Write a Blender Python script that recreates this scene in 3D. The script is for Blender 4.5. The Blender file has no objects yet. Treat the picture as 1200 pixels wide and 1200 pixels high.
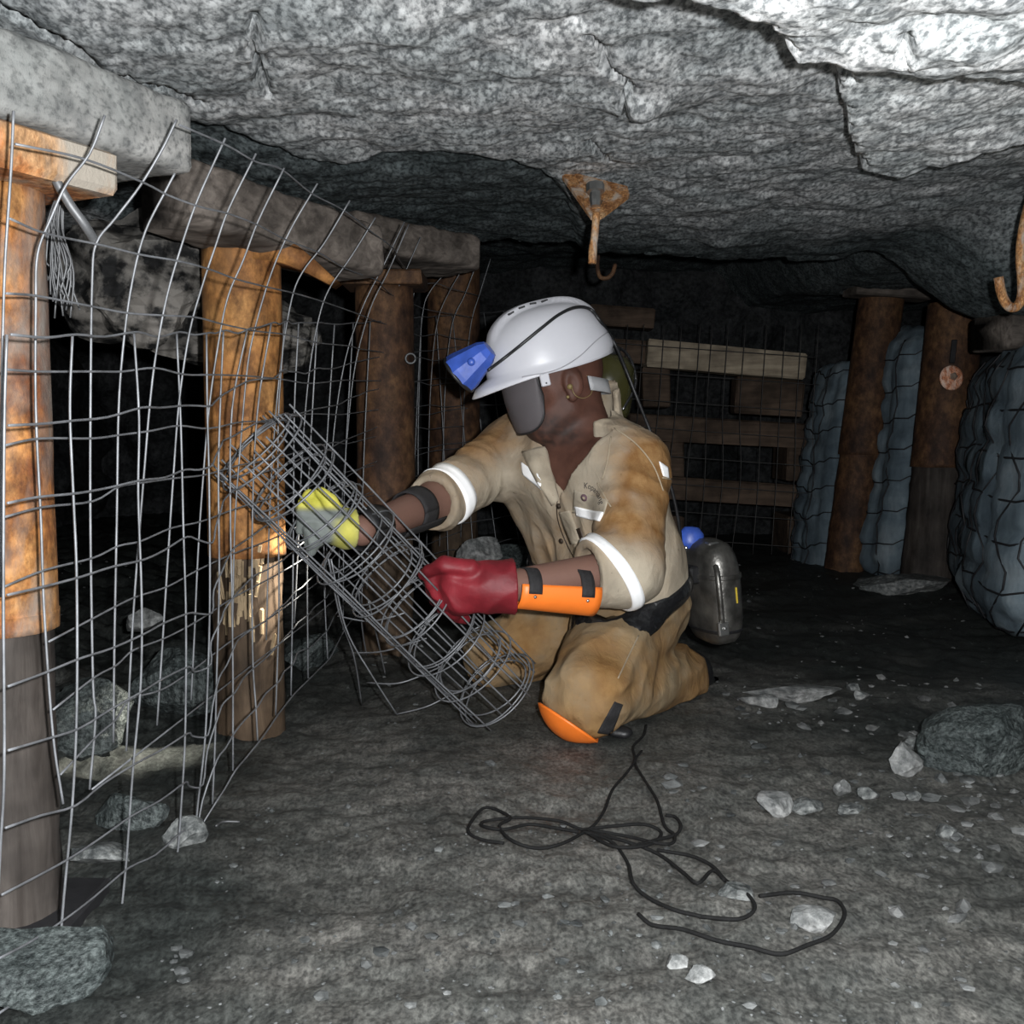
import bpy, math, random
import numpy as np
from mathutils import Vector, Matrix
from mathutils.bvhtree import BVHTree

random.seed(7); np.random.seed(7)
SC = bpy.context.scene
COL = SC.collection
R = math.radians

# ------------------------------------------------------------------ camera
F = 1250.0                                   # focal length in pixels of the 1200 px frame
CAM = np.array([0.0, 0.0, 0.62])
PITCH = math.atan(100 / F)
cd = bpy.data.cameras.new('camera'); cam = bpy.data.objects.new('camera', cd); COL.objects.link(cam)
cam.location = CAM; cam.rotation_euler = (math.pi / 2 - PITCH, 0, 0)
cd.sensor_width = 36; cd.lens = 36 * F / 1200; cd.clip_start = 0.02
SC.camera = cam
FW = np.array([0, math.cos(PITCH), -math.sin(PITCH)]); UP = np.array([0, math.sin(PITCH), math.cos(PITCH)]); RT = np.array([1.0, 0, 0])

def ray(px, py):
    return FW + (px - 600) / F * RT + (600 - py) / F * UP
def P(px, py, Y):
    d = ray(px, py); return CAM + d * (Y / d[1])
def Pz(px, py, z):
    d = ray(px, py); return CAM + d * ((z - CAM[2]) / d[2])

# ------------------------------------------------------------------ light and view
w = bpy.data.worlds.new('world'); SC.world = w; w.use_nodes = True
w.node_tree.nodes['Background'].inputs[0].default_value = (0.5, 0.6, 0.7, 1)
w.node_tree.nodes['Background'].inputs[1].default_value = 0.004
SC.view_settings.view_transform = 'Standard'; SC.view_settings.look = 'None'
SC.view_settings.exposure = 0.0; SC.view_settings.gamma = 1.0
SC.view_settings.use_curve_mapping = False
fl = bpy.data.lights.new('camera_flash', 'POINT'); flo = bpy.data.objects.new('camera_flash', fl); COL.objects.link(flo)
flo.location = (0.062, 0.0, 0.655); fl.energy = 205; fl.shadow_soft_size = 0.012; fl.color = (0.97, 0.985, 1.0)

# ------------------------------------------------------------------ noise
_rng = np.random.RandomState(3)
_perm = _rng.permutation(256).astype(np.int32); _perm = np.concatenate([_perm, _perm, _perm])
_g = _rng.normal(size=(256, 3)).astype(np.float32); _g /= np.linalg.norm(_g, axis=1)[:, None]
def perlin(p):
    p = np.asarray(p, np.float32); i = np.floor(p).astype(np.int32); f = p - i; i &= 255
    u = f * f * f * (f * (f * 6 - 15) + 10)
    out = 0
    for dx in (0, 1):
        wx = u[:, 0] if dx else 1 - u[:, 0]; ax = _perm[i[:, 0] + dx]
        for dy in (0, 1):
            wy = u[:, 1] if dy else 1 - u[:, 1]; ay = _perm[ax + i[:, 1] + dy]
            for dz in (0, 1):
                wz = u[:, 2] if dz else 1 - u[:, 2]; h = _perm[ay + i[:, 2] + dz]
                g = _g[h]
                out = out + wx * wy * wz * (g[:, 0] * (f[:, 0] - dx) + g[:, 1] * (f[:, 1] - dy) + g[:, 2] * (f[:, 2] - dz))
    return out * 1.5
def fbm(p, s, o=4, gain=0.5, ridged=False):
    p = np.asarray(p, np.float32) * s; a = 1.0; t = 0
    for k in range(o):
        n = perlin(p + 17.3 * k)
        if ridged: n = 0.5 - np.abs(n) * 2
        t = t + a * n; a *= gain; p = p * 2.03
    return t
def sstep(a, b, x):
    t = np.clip((x - a) / (b - a), 0, 1); return t * t * (3 - 2 * t)

# ------------------------------------------------------------------ objects
def arr(v): return np.asarray(v, np.float64).reshape(-1, 3)
def mesh_data(name, v, f, smooth=True, attrs=None):
    v = np.asarray(v, np.float32)
    me = bpy.data.meshes.new(name)
    if isinstance(f, np.ndarray):
        n, k = f.shape
        me.vertices.add(len(v)); me.vertices.foreach_set('co', v.ravel())
        me.loops.add(n * k); me.loops.foreach_set('vertex_index', f.astype(np.int32).ravel())
        me.polygons.add(n); me.polygons.foreach_set('loop_start', np.arange(0, n * k, k, dtype=np.int32))
        me.update(calc_edges=True)
    else:
        me.from_pydata(v.tolist(), [], [list(map(int, q)) for q in f]); me.update()
    me.polygons.foreach_set('use_smooth', np.full(len(me.polygons), smooth, bool))
    if attrs:
        for k, a in attrs.items():
            at = me.attributes.new(k, 'FLOAT', 'POINT'); at.data.foreach_set('value', np.asarray(a, np.float32))
    me.validate(); me.update()
    return me
def base_of(o):
    while o is not None:
        if o.parent is None: return np.array(o.location)
        o = o.parent
    return np.zeros(3)
def obj(name, geo, mat, parent=None, smooth=True, attrs=None, base=None):
    v, f = geo
    if len(v) == 24 and len(f) == 26: smooth = False          # chamfered boxes stay crisp
    v = np.asarray(v, np.float64)
    if parent is not None: b = base_of(parent)
    elif base is not None: b = np.asarray(base, float)
    else:
        b = np.array([(v[:, 0].min() + v[:, 0].max()) / 2, (v[:, 1].min() + v[:, 1].max()) / 2, v[:, 2].min()])
    me = mesh_data(name, v - b, f, smooth, attrs)
    me.materials.append(mat)
    o = bpy.data.objects.new(name, me); COL.objects.link(o)
    if parent is not None: o.parent = parent
    else: o.location = b
    return o
def tag(o, label, cat, group=None, kind=None):
    o['label'] = label; o['category'] = cat
    if group: o['group'] = group
    if kind: o['kind'] = kind
    return o
def thing(name, loc, label, cat, group=None):
    o = bpy.data.objects.new(name, None); COL.objects.link(o); o.location = tuple(loc); o.empty_display_size = 0.05
    return tag(o, label, cat, group)
def struct(o): o['kind'] = 'structure'; return o

# ------------------------------------------------------------------ geometry helpers
def merge(*gs):
    V = []; Fc = []; n = 0
    for v, f in gs:
        v = np.asarray(v, float); V.append(v); Fc += [[i + n for i in q] for q in (f.tolist() if isinstance(f, np.ndarray) else f)]; n += len(v)
    return np.concatenate(V), Fc
def norm(v): v = np.asarray(v, float); return v / max(np.linalg.norm(v), 1e-9)
def spline(pts, n=6):
    p = np.asarray(pts, float)
    if len(p) < 3: return np.array([p[0] + (p[-1] - p[0]) * t for t in np.linspace(0, 1, n + 1)])
    q = np.concatenate([[2 * p[0] - p[1]], p, [2 * p[-1] - p[-2]]]); out = []
    for i in range(1, len(q) - 2):
        for t in np.arange(n) / n:
            a, b, c, d = q[i - 1], q[i], q[i + 1], q[i + 2]
            out.append(0.5 * (2 * b + (c - a) * t + (2 * a - 5 * b + 4 * c - d) * t * t + (-a + 3 * b - 3 * c + d) * t ** 3))
    out.append(p[-1]); return np.array(out)
def tube(pts, r, n=6, cap=True):
    p = np.asarray(pts, float); m = len(p)
    rr = np.full(m, r) if np.isscalar(r) else np.asarray(r, float)
    T = np.gradient(p, axis=0); T /= np.maximum(np.linalg.norm(T, axis=1), 1e-9)[:, None]
    ref = np.array([0, 0, 1.0]) if abs(T[0][2]) < 0.9 else np.array([1.0, 0, 0])
    N = norm(np.cross(T[0], ref)); V = []
    for i in range(m):
        N = norm(N - T[i] * np.dot(N, T[i])); B = np.cross(T[i], N)
        for k in range(n):
            a = 2 * math.pi * k / n; V.append(p[i] + rr[i] * (math.cos(a) * N + math.sin(a) * B))
    Fc = []
    for i in range(m - 1):
        for k in range(n):
            a = i * n + k; b = i * n + (k + 1) % n; Fc.append([a, b, b + n, a + n])
    if cap:
        Fc.append(list(range(n))[::-1]); Fc.append([(m - 1) * n + k for k in range(n)])
    return np.array(V), Fc
def frame(d, ref=(0, 0, 1)):
    d = norm(d); ref = np.array(ref, float)
    if abs(np.dot(d, ref)) > 0.95: ref = np.array([1.0, 0, 0])
    a = norm(np.cross(ref, d)); b = np.cross(d, a); return a, b, d
def box(c, h, ax=None, bev=0.004, jitter=0.0, sub=1):
    """box with chamfered edges; ax = three unit axes"""
    c = np.asarray(c, float); h = np.asarray(h, float)
    A = np.eye(3) if ax is None else np.array(ax, float)
    b = min(bev, h.min() * 0.45); V = []; key = {}
    for sx in (-1, 1):
        for sy in (-1, 1):
            for sz in (-1, 1):
                for k in range(3):
                    q = np.array([sx, sy, sz]) * (h - b); q[k] = (sx, sy, sz)[k] * h[k]
                    key[(sx, sy, sz, k)] = len(V); V.append(q)
    Fc = []
    for k in range(3):
        i, j = (k + 1) % 3, (k + 2) % 3
        for s in (-1, 1):
            q = []
            for (a, bb) in ((-1, -1), (1, -1), (1, 1), (-1, 1)):
                t = [0, 0, 0]; t[k] = s; t[i] = a; t[j] = bb; q.append(key[(*t, k)])
            Fc.append(q if s > 0 else q[::-1])
        for a in (-1, 1):
            for bb in (-1, 1):
                t0 = [0, 0, 0]; t0[i] = a; t0[j] = bb; t1 = list(t0); t0[k] = -1; t1[k] = 1
                q = [key[(*t0, i)], key[(*t1, i)], key[(*t1, j)], key[(*t0, j)]]
                Fc.append(q[::-1] if a * bb > 0 else q)
    for sx in (-1, 1):
        for sy in (-1, 1):
            for sz in (-1, 1):
                q = [key[(sx, sy, sz, k)] for k in range(3)]
                Fc.append(q if sx * sy * sz > 0 else q[::-1])
    V = np.array(V)
    if jitter: V = V + np.random.uniform(-jitter, jitter, V.shape)
    return c + V @ A, Fc
def lathe(prof, c, d, n=28, ref=(0, 0, 1), ell=(1, 1)):
    a, b, d = frame(d, ref); c = np.asarray(c, float); V = []; Fc = []
    for (r, t) in prof:
        for k in range(n):
            an = 2 * math.pi * k / n; V.append(c + d * t + r * (math.cos(an) * a * ell[0] + math.sin(an) * b * ell[1]))
    for i in range(len(prof) - 1):
        for k in range(n):
            q = i * n + k; e = i * n + (k + 1) % n; Fc.append([q, e, e + n, q + n])
    Fc.append(list(range(n))[::-1]); Fc.append([(len(prof) - 1) * n + k for k in range(n)])
    return np.array(V), Fc
def grid_faces(nx, ny, flip=False, wrap=False):
    i, j = np.meshgrid(np.arange(nx - (0 if wrap else 1)), np.arange(ny - 1), indexing='ij')
    a = i * ny + j; b = ((i + 1) % nx) * ny + j
    q = np.stack([a, b, b + 1, a + 1], -1).reshape(-1, 4)
    return q[:, ::-1].copy() if flip else q
_ico = None
def ico(sub=3):
    global _ico
    import bmesh
    bm = bmesh.new(); bmesh.ops.create_icosphere(bm, subdivisions=sub, radius=1)
    bm.verts.ensure_lookup_table()
    v = np.array([x.co[:] for x in bm.verts]); f = np.array([[q.index for q in t.verts] for t in bm.faces]); bm.free()
    return v, f
ICO = {s: ico(s) for s in (1, 2, 3, 4)}
def rock_geo(c, r, seed, sub=3, cuts=12, rough=0.05, rot=0.0):
    """angular broken stone: sphere clipped by random planes, then roughened"""
    rs = np.random.RandomState(seed); v, f = ICO[sub]; v = v.copy()
    for k in range(cuts):
        n = rs.normal(size=3); n /= np.linalg.norm(n); h = rs.uniform(0.5, 0.82)
        d = v @ n - h; v = v - np.where(d > 0, d, 0)[:, None] * n
    v = v + v * (fbm(v + seed * 3.1, 3.0, 3)[:, None] * rough)
    v = v * np.asarray(r)
    ca, sa = math.cos(rot), math.sin(rot)
    v = np.stack([v[:, 0] * ca - v[:, 1] * sa, v[:, 0] * sa + v[:, 1] * ca, v[:, 2]], 1)
    return v + np.asarray(c), f

# ------------------------------------------------------------------ SDF modelling (surface nets)
def smin(a, b, k):
    h = np.clip(0.5 + 0.5 * (b - a) / k, 0, 1); return b + (a - b) * h - k * h * (1 - h)
def cone(p, a, b, ra, rb):
    a = np.asarray(a, np.float32); b = np.asarray(b, np.float32); d = b - a
    t = np.clip(((p - a) @ d) / (d @ d), 0, 1); q = p - a - t[:, None] * d
    return np.sqrt((q * q).sum(1)) - (ra + (rb - ra) * t)
def ell(p, c, r, ax=None):
    q = p - np.asarray(c, np.float32)
    if ax is not None: q = q @ np.array(ax, np.float32).T
    r = np.asarray(r, np.float32); k0 = np.sqrt(((q / r) ** 2).sum(1)); k1 = np.sqrt(((q / (r * r)) ** 2).sum(1)) + 1e-6
    return k0 * (k0 - 1) / k1
def nets(fn, lo, hi, h, B=8, margin=0.03):
    lo = np.asarray(lo, np.float32); hi = np.asarray(hi, np.float32)
    nb = np.ceil((hi - lo) / (h * B)).astype(int); n = nb * B + 1
    bi = np.stack(np.meshgrid(*[np.arange(k) for k in nb], indexing='ij'), -1).reshape(-1, 3)
    cen = lo + (bi + 0.5) * (B * h); fc = fn(cen.astype(np.float32))
    G = np.empty(tuple(n), np.float32)
    big = np.repeat(np.repeat(np.repeat(np.where(fc > 0, 1, -1).astype(np.float32).reshape(nb), B, 0), B, 1), B, 2)
    G[:-1, :-1, :-1] = big; G[-1] = 1; G[:, -1] = 1; G[:, :, -1] = 1
    act = np.abs(fc) < B * h * 0.87 + margin
    off = np.stack(np.meshgrid(*[np.arange(B + 1)] * 3, indexing='ij'), -1).reshape(-1, 3)
    idx = (bi[act][:, None, :] * B + off[None]).reshape(-1, 3)
    for s in range(0, len(idx), 1500000):
        q = idx[s:s + 1500000]; G[q[:, 0], q[:, 1], q[:, 2]] = fn((lo + q * h).astype(np.float32))
    ins = G < 0
    c = np.zeros(tuple(n - 1), np.int8)
    for a in (0, 1):
        for b in (0, 1):
            for d in (0, 1):
                c += ins[a:n[0] - 1 + a, b:n[1] - 1 + b, d:n[2] - 1 + d]
    A = np.argwhere((c > 0) & (c < 8))
    vid = np.full(tuple(n - 1), -1, np.int64); vid[A[:, 0], A[:, 1], A[:, 2]] = np.arange(len(A))
    pos = np.zeros((len(A), 3)); cnt = np.zeros(len(A))
    cor = [(a, b, d) for a in (0, 1) for b in (0, 1) for d in (0, 1)]
    for x in cor:
        for ax in range(3):
            if x[ax]: continue
            y = list(x); y[ax] = 1
            fa = G[A[:, 0] + x[0], A[:, 1] + x[1], A[:, 2] + x[2]]; fb = G[A[:, 0] + y[0], A[:, 1] + y[1], A[:, 2] + y[2]]
            m = (fa < 0) != (fb < 0); t = np.where(m, fa / np.where(m, fa - fb, 1), 0)
            q = np.tile(np.array(x, float), (len(A), 1)); q[:, ax] += t
            pos += q * m[:, None]; cnt += m
    pos = (A + pos / cnt[:, None]) * h + lo
    Q = []
    for ax in range(3):
        u, v = (ax + 1) % 3, (ax + 2) % 3
        s0 = [slice(None)] * 3; s1 = [slice(None)] * 3; s0[ax] = slice(0, -1); s1[ax] = slice(1, None)
        i0 = ins[tuple(s0)]; i1 = ins[tuple(s1)]
        E = np.argwhere(i0 != i1)
        ok = (E[:, u] > 0) & (E[:, v] > 0) & (E[:, u] < n[u] - 1) & (E[:, v] < n[v] - 1); E = E[ok]
        def g(du, dv):
            q = E.copy(); q[:, u] += du; q[:, v] += dv; return vid[q[:, 0], q[:, 1], q[:, 2]]
        q = np.stack([g(-1, -1), g(0, -1), g(0, 0), g(-1, 0)], 1)
        fl_ = ~i0[E[:, 0], E[:, 1], E[:, 2]]
        q[fl_] = q[fl_][:, ::-1]; Q.append(q)
    Q = np.concatenate(Q); Q = Q[(Q >= 0).all(1)]
    return pos, Q

# ------------------------------------------------------------------ materials
def M(name):
    m = bpy.data.materials.new(name); m.use_nodes = True
    nt = m.node_tree; b = nt.nodes['Principled BSDF']; return m, nt, b
def nd(nt, t, **kw):
    n = nt.nodes.new(t)
    for k, v in kw.items():
        if k in n.inputs.keys(): n.inputs[k].default_value = v
        else: setattr(n, k, v)
    return n
def coords(nt, scale=(1, 1, 1), rot=(0, 0, 0)):
    tc = nd(nt, 'ShaderNodeTexCoord'); mp = nd(nt, 'ShaderNodeMapping')
    mp.inputs['Scale'].default_value = scale; mp.inputs['Rotation'].default_value = rot
    nt.links.new(tc.outputs['Object'], mp.inputs[0]); return mp.outputs[0]
def noise(nt, co, scale, detail=4, rough=0.55, dist=0.0):
    n = nd(nt, 'ShaderNodeTexNoise', Scale=scale, Detail=detail, Roughness=rough, Distortion=dist)
    nt.links.new(co, n.inputs['Vector']); return n.outputs['Fac']
def ramp(nt, fac, stops):
    r = nd(nt, 'ShaderNodeValToRGB'); e = r.color_ramp.elements
    while len(e) < len(stops): e.new(0.5)
    for i, (p, c) in enumerate(stops): e[i].position = p; e[i].color = (*c, 1) if len(c) == 3 else c
    nt.links.new(fac, r.inputs[0]); return r.outputs[0]
def mix(nt, fac, a, b, mode='MIX'):
    m = nd(nt, 'ShaderNodeMix', data_type='RGBA', blend_type=mode)
    for s, v in ((0, fac), (6, a), (7, b)):
        if isinstance(v, (int, float)): m.inputs[s].default_value = v
        elif isinstance(v, tuple): m.inputs[s].default_value = (*v, 1)
        else: nt.links.new(v, m.inputs[s])
    return m.outputs[2]
def attr(nt, name): return nd(nt, 'ShaderNodeAttribute', attribute_name=name).outputs['Fac']
def bump(nt, b, h, strength=0.4, dist=0.01):
    n = nd(nt, 'ShaderNodeBump', Strength=strength, Distance=dist); nt.links.new(h, n.inputs['Height']); nt.links.new(n.outputs[0], b.inputs['Normal'])
def setb(b, rough=0.6, metal=0.0, spec=0.5, coat=0.0):
    b.inputs['Roughness'].default_value = rough; b.inputs['Metallic'].default_value = metal
    b.inputs['Specular IOR Level'].default_value = spec; b.inputs['Coat Weight'].default_value = coat
def plain(name, c, rough=0.6, metal=0.0, var=0.15, vs=20, bmp=0.15, spec=0.5, coat=0.0, bd=0.004):
    m, nt, b = M(name); co = coords(nt); n = noise(nt, co, vs, 5)
    lo = tuple(x * (1 - var) for x in c); hi = tuple(min(1, x * (1 + var)) for x in c)
    nt.links.new(ramp(nt, n, [(0.3, lo), (0.7, hi)]), b.inputs['Base Color']); setb(b, rough, metal, spec, coat)
    if bmp: bump(nt, b, noise(nt, co, vs * 4, 4), bmp, bd)
    return m
def rock_mat(name, dark, light, scale=1.0, stretch=(1, 1, 1), tone=False, contrast=(0.36, 0.64), rough=0.75, spec=0.3, bs=0.6, bd=0.008, rot=(0, 0, 0), green=0.25):
    m, nt, b = M(name); co = coords(nt, stretch, rot)
    n1 = noise(nt, co, 95 * scale, 5, 0.62); n2 = noise(nt, co, 24 * scale, 5, 0.6); n3 = noise(nt, coords(nt), 5 * scale, 4)
    mid = tuple((a + c) / 2 for a, c in zip(dark, light))
    fl = ramp(nt, n1, [(contrast[0], dark), (0.5 * (contrast[0] + contrast[1]), mid), (contrast[1], light)])
    md = ramp(nt, n2, [(0.36, (0.62, 0.63, 0.64)), (0.5, (0.92, 0.92, 0.92)), (0.64, (1.22, 1.22, 1.22))])
    c = mix(nt, 1.0, fl, md, 'MULTIPLY')
    lg = ramp(nt, n3, [(0.38, (0.80, 0.83, 0.83)), (0.62, (1.08, 1.07, 1.06))])
    c = mix(nt, 1.0, c, lg, 'MULTIPLY')
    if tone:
        c = mix(nt, attr(nt, 'bright_paint'), c, mix(nt, 1.0, c, (1.75, 1.74, 1.73), 'MULTIPLY'))
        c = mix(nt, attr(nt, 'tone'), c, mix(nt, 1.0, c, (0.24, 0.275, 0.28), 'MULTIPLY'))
    nt.links.new(c, b.inputs['Base Color']); setb(b, rough, 0, spec)
    hs = nd(nt, 'ShaderNodeMath', operation='ADD'); nt.links.new(n1, hs.inputs[0]); nt.links.new(n2, hs.inputs[1])
    bump(nt, b, hs.outputs[0], bs, bd)
    return m
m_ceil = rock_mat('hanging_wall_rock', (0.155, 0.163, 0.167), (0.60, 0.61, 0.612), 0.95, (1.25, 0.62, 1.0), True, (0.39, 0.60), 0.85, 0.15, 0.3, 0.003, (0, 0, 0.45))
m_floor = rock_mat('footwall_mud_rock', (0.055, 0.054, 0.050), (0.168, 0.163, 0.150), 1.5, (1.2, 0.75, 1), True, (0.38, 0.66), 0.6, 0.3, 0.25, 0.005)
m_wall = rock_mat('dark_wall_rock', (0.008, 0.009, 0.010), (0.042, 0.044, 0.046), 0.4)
m_rock = rock_mat('loose_stone', (0.065, 0.07, 0.07), (0.20, 0.205, 0.20), 0.8, rough=0.6, bs=0.5)
m_rockp = rock_mat('pale_stone', (0.125, 0.127, 0.125), (0.27, 0.27, 0.265), 0.8, rough=0.55, bs=0.4)
m_rockd = rock_mat('greenish_dark_stone', (0.02, 0.025, 0.025), (0.085, 0.098, 0.096), 1.5, rough=0.55)
m_mottle = rock_mat('mottled_pale_rock', (0.006, 0.006, 0.006), (0.15, 0.138, 0.125), 0.2, contrast=(0.42, 0.56))
m_conc = rock_mat('grey_concrete', (0.11, 0.11, 0.107), (0.20, 0.198, 0.19), 1.3, contrast=(0.34, 0.5), bs=0.35, bd=0.004)

def rust_mat(name, a, b_, c, pale, ns=9, pale_amt=0.62, rough=0.75, stretch=(1, 1, 0.7)):
    m, nt, b = M(name); co = coords(nt, stretch)
    n1 = noise(nt, co, ns, 6, 0.65); n2 = noise(nt, co, ns * 5, 5, 0.7); n3 = noise(nt, coords(nt, (1.3, 1, 0.5)), ns * 0.75, 5, 0.6, 0.6)
    c1 = ramp(nt, n1, [(0.40, a), (0.5, b_), (0.60, c)])
    c1 = mix(nt, 1.0, c1, ramp(nt, n2, [(0.36, (0.5, 0.47, 0.45)), (0.5, (1.0, 1.0, 1.0)), (0.64, (1.7, 1.75, 1.8))]), 'MULTIPLY')
    c1 = mix(nt, ramp(nt, n3, [(pale_amt - 0.09, (0, 0, 0)), (pale_amt + 0.09, (1, 1, 1))]), c1, pale)
    nt.links.new(c1, b.inputs['Base Color']); setb(b, rough, 0, 0.35)
    bump(nt, b, n2, 0.6, 0.004); return m
m_rust = rust_mat('orange_rust', (0.10, 0.032, 0.010), (0.19, 0.075, 0.020), (0.26, 0.125, 0.04), (0.18, 0.16, 0.14), 9, 0.57)
m_rust2 = rust_mat('ochre_rust', (0.15, 0.06, 0.018), (0.24, 0.105, 0.03), (0.28, 0.135, 0.042), (0.2, 0.10, 0.04), 6, 0.6)
m_rustp = rust_mat('flaking_rust', (0.13, 0.04, 0.012), (0.24, 0.09, 0.028), (0.27, 0.15, 0.07), (0.27, 0.24, 0.20), 11, 0.57)
m_rustd = rust_mat('dark_rust', (0.030, 0.014, 0.008), (0.060, 0.028, 0.013), (0.085, 0.042, 0.018), (0.05, 0.033, 0.025), 7, 0.7)
m_hook = rust_mat('hook_rust', (0.20, 0.085, 0.03), (0.33, 0.16, 0.06), (0.40, 0.24, 0.12), (0.42, 0.36, 0.30), 40, 0.58)
def wood_mat(name, a, c, sc=(60, 60, 4), dirt=0.5):
    m, nt, b = M(name); co = coords(nt, sc)
    n = noise(nt, co, 1.0, 5, 0.6, 0.5); n2 = noise(nt, coords(nt), 9, 4)
    c1 = ramp(nt, n, [(0.3, a), (0.7, c)])
    c1 = mix(nt, 1.0, c1, ramp(nt, n2, [(0.35, (1 - dirt,) * 3), (0.62, (1.1, 1.1, 1.1))]), 'MULTIPLY')
    nt.links.new(c1, b.inputs['Base Color']); setb(b, 0.8, 0, 0.25); bump(nt, b, n, 0.5, 0.004); return m
m_pole = wood_mat('weathered_pole', (0.022, 0.017, 0.014), (0.070, 0.060, 0.053), (40, 40, 5), 0.55)
m_poleb = wood_mat('splintered_pole', (0.030, 0.018, 0.010), (0.11, 0.075, 0.048), (45, 45, 6), 0.6)
m_beam = wood_mat('old_grey_timber', (0.055, 0.045, 0.038), (0.17, 0.145, 0.125), (9, 60, 60), 0.55)
m_timber = wood_mat('sawn_timber', (0.25, 0.20, 0.145), (0.50, 0.42, 0.31), (4, 50, 50), 0.4)
m_timberd = wood_mat('dark_sawn_timber', (0.062, 0.042, 0.030), (0.13, 0.09, 0.064), (4, 50, 50), 0.55)
m_wire = plain('galvanised_wire', (0.165, 0.17, 0.18), 0.5, 0.35, 0.35, 30, 0.1)
m_wired = plain('dull_wire', (0.11, 0.112, 0.115), 0.5, 0.4, 0.3, 30, 0.1)
m_wirebk = plain('dim_wire', (0.075, 0.072, 0.07), 0.6, 0.3, 0.3, 30, 0.1)
m_wireb = plain('blackened_wire', (0.018, 0.018, 0.02), 0.6, 0.3, 0.3, 30, 0.1)
m_steel = plain('scuffed_steel', (0.13, 0.125, 0.115), 0.36, 0.75, 0.6, 22, 0.3)
m_steelb = plain('bright_steel', (0.45, 0.45, 0.44), 0.28, 0.9, 0.2, 30, 0.1)
m_black = plain('black_rubber', (0.012, 0.012, 0.013), 0.45, 0, 0.3, 30, 0.15)
m_patent = plain('glossy_black_belt', (0.010, 0.010, 0.011), 0.26, 0, 0.2, 2.2, 0.55, 1.0, 0.5, 0.05)
m_strap = plain('black_webbing', (0.016, 0.015, 0.016), 0.8, 0, 0.3, 60, 0.4)
m_white = plain('white_plastic', (0.53, 0.53, 0.565), 0.38, 0, 0.035, 14, 0.03, 0.45)
m_blue = plain('blue_plastic', (0.04, 0.095, 0.43), 0.42, 0, 0.25, 25, 0.1, 0.5)
m_orange = plain('orange_plastic', (0.85, 0.19, 0.022), 0.45, 0, 0.08, 15, 0.06)
m_red = plain('red_pvc_glove', (0.16, 0.011, 0.017), 0.55, 0, 0.4, 14, 0.25, 0.35, 0, 0.005)
m_tape = plain('silver_reflective_tape', (0.97, 0.97, 0.97), 0.5, 0, 0.03, 40, 0.0, 0.9)
m_grey = plain('grey_face_mask', (0.085, 0.076, 0.080), 0.6, 0, 0.12, 12, 0.1, 0.3)
m_olive = plain('olive_plastic', (0.035, 0.033, 0.010), 0.25, 0, 0.3, 12, 0.05, 0.6)
m_plug = plain('yellow_ear_plug', (0.20, 0.15, 0.06), 0.5, 0, 0.1)
m_brass = plain('dark_button', (0.05, 0.035, 0.025), 0.45, 0.4, 0.2)
m_thread = plain('black_thread', (0.02, 0.015, 0.018), 0.8, 0, 0.1)
m_seam = plain('pale_seam_thread', (0.33, 0.27, 0.19), 0.85, 0, 0.15, 80, 0.3)
m_purple = plain('purple_thread', (0.11, 0.06, 0.075), 0.8, 0, 0.15)
m_disc = rust_mat('copper_disc', (0.45, 0.16, 0.08), (0.62, 0.27, 0.15), (0.75, 0.42, 0.28), (0.85, 0.62, 0.5), 60, 0.55)
m_eye = plain('eye_white', (0.6, 0.55, 0.5), 0.2, 0, 0.02)
m_yel = plain('yellow_mark', (0.5, 0.36, 0.03), 0.5, 0, 0.1)

def cloth_mat(name, clean, grime, rustc):
    m, nt, b = M(name); co = coords(nt)
    n1 = noise(nt, co, 9, 5, 0.6); n2 = noise(nt, co, 32, 5, 0.65); wv = noise(nt, co, 420, 2)
    c = ramp(nt, n1, [(0.38, tuple(x * 0.72 for x in clean)), (0.6, clean)])
    g = nd(nt, 'ShaderNodeMath', operation='MULTIPLY_ADD'); g.inputs[1].default_value = 1.6; g.inputs[2].default_value = -0.50
    nt.links.new(n2, g.inputs[0]); g2 = nd(nt, 'ShaderNodeMath', operation='ADD', use_clamp=True)
    nt.links.new(g.outputs[0], g2.inputs[0]); nt.links.new(attr(nt, 'stain'), g2.inputs[1])
    st = nd(nt, 'ShaderNodeMath', operation='MULTIPLY', use_clamp=True); nt.links.new(g2.outputs[0], st.inputs[0]); nt.links.new(attr(nt, 'stain'), st.inputs[1])
    c = mix(nt, st.outputs[0], c, ramp(nt, n2, [(0.35, rustc), (0.65, grime)]))
    sp = ramp(nt, noise(nt, co, 60, 3, 0.6), [(0.22, (0.45, 0.4, 0.36)), (0.32, (1, 1, 1))])
    c = mix(nt, 1.0, c, sp, 'MULTIPLY')
    nt.links.new(c, b.inputs['Base Color']); setb(b, 0.9, 0, 0.15)
    cr = nd(nt, 'ShaderNodeMath', operation='MULTIPLY_ADD'); cr.inputs[1].default_value = 0.08
    nt.links.new(wv, cr.inputs[0]); nt.links.new(noise(nt, coords(nt, (1, 1, 0.6), (0.4, 0.3, 0)), 34, 5, 0.55, 0.8), cr.inputs[2])
    bump(nt, b, cr.outputs[0], 0.35, 0.012); return m
m_jack = cloth_mat('khaki_work_jacket', (0.40, 0.345, 0.265), (0.27, 0.155, 0.065), (0.18, 0.085, 0.028))
m_trou = cloth_mat('khaki_work_trousers', (0.30, 0.24, 0.155), (0.27, 0.155, 0.06), (0.20, 0.10, 0.035))
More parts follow.
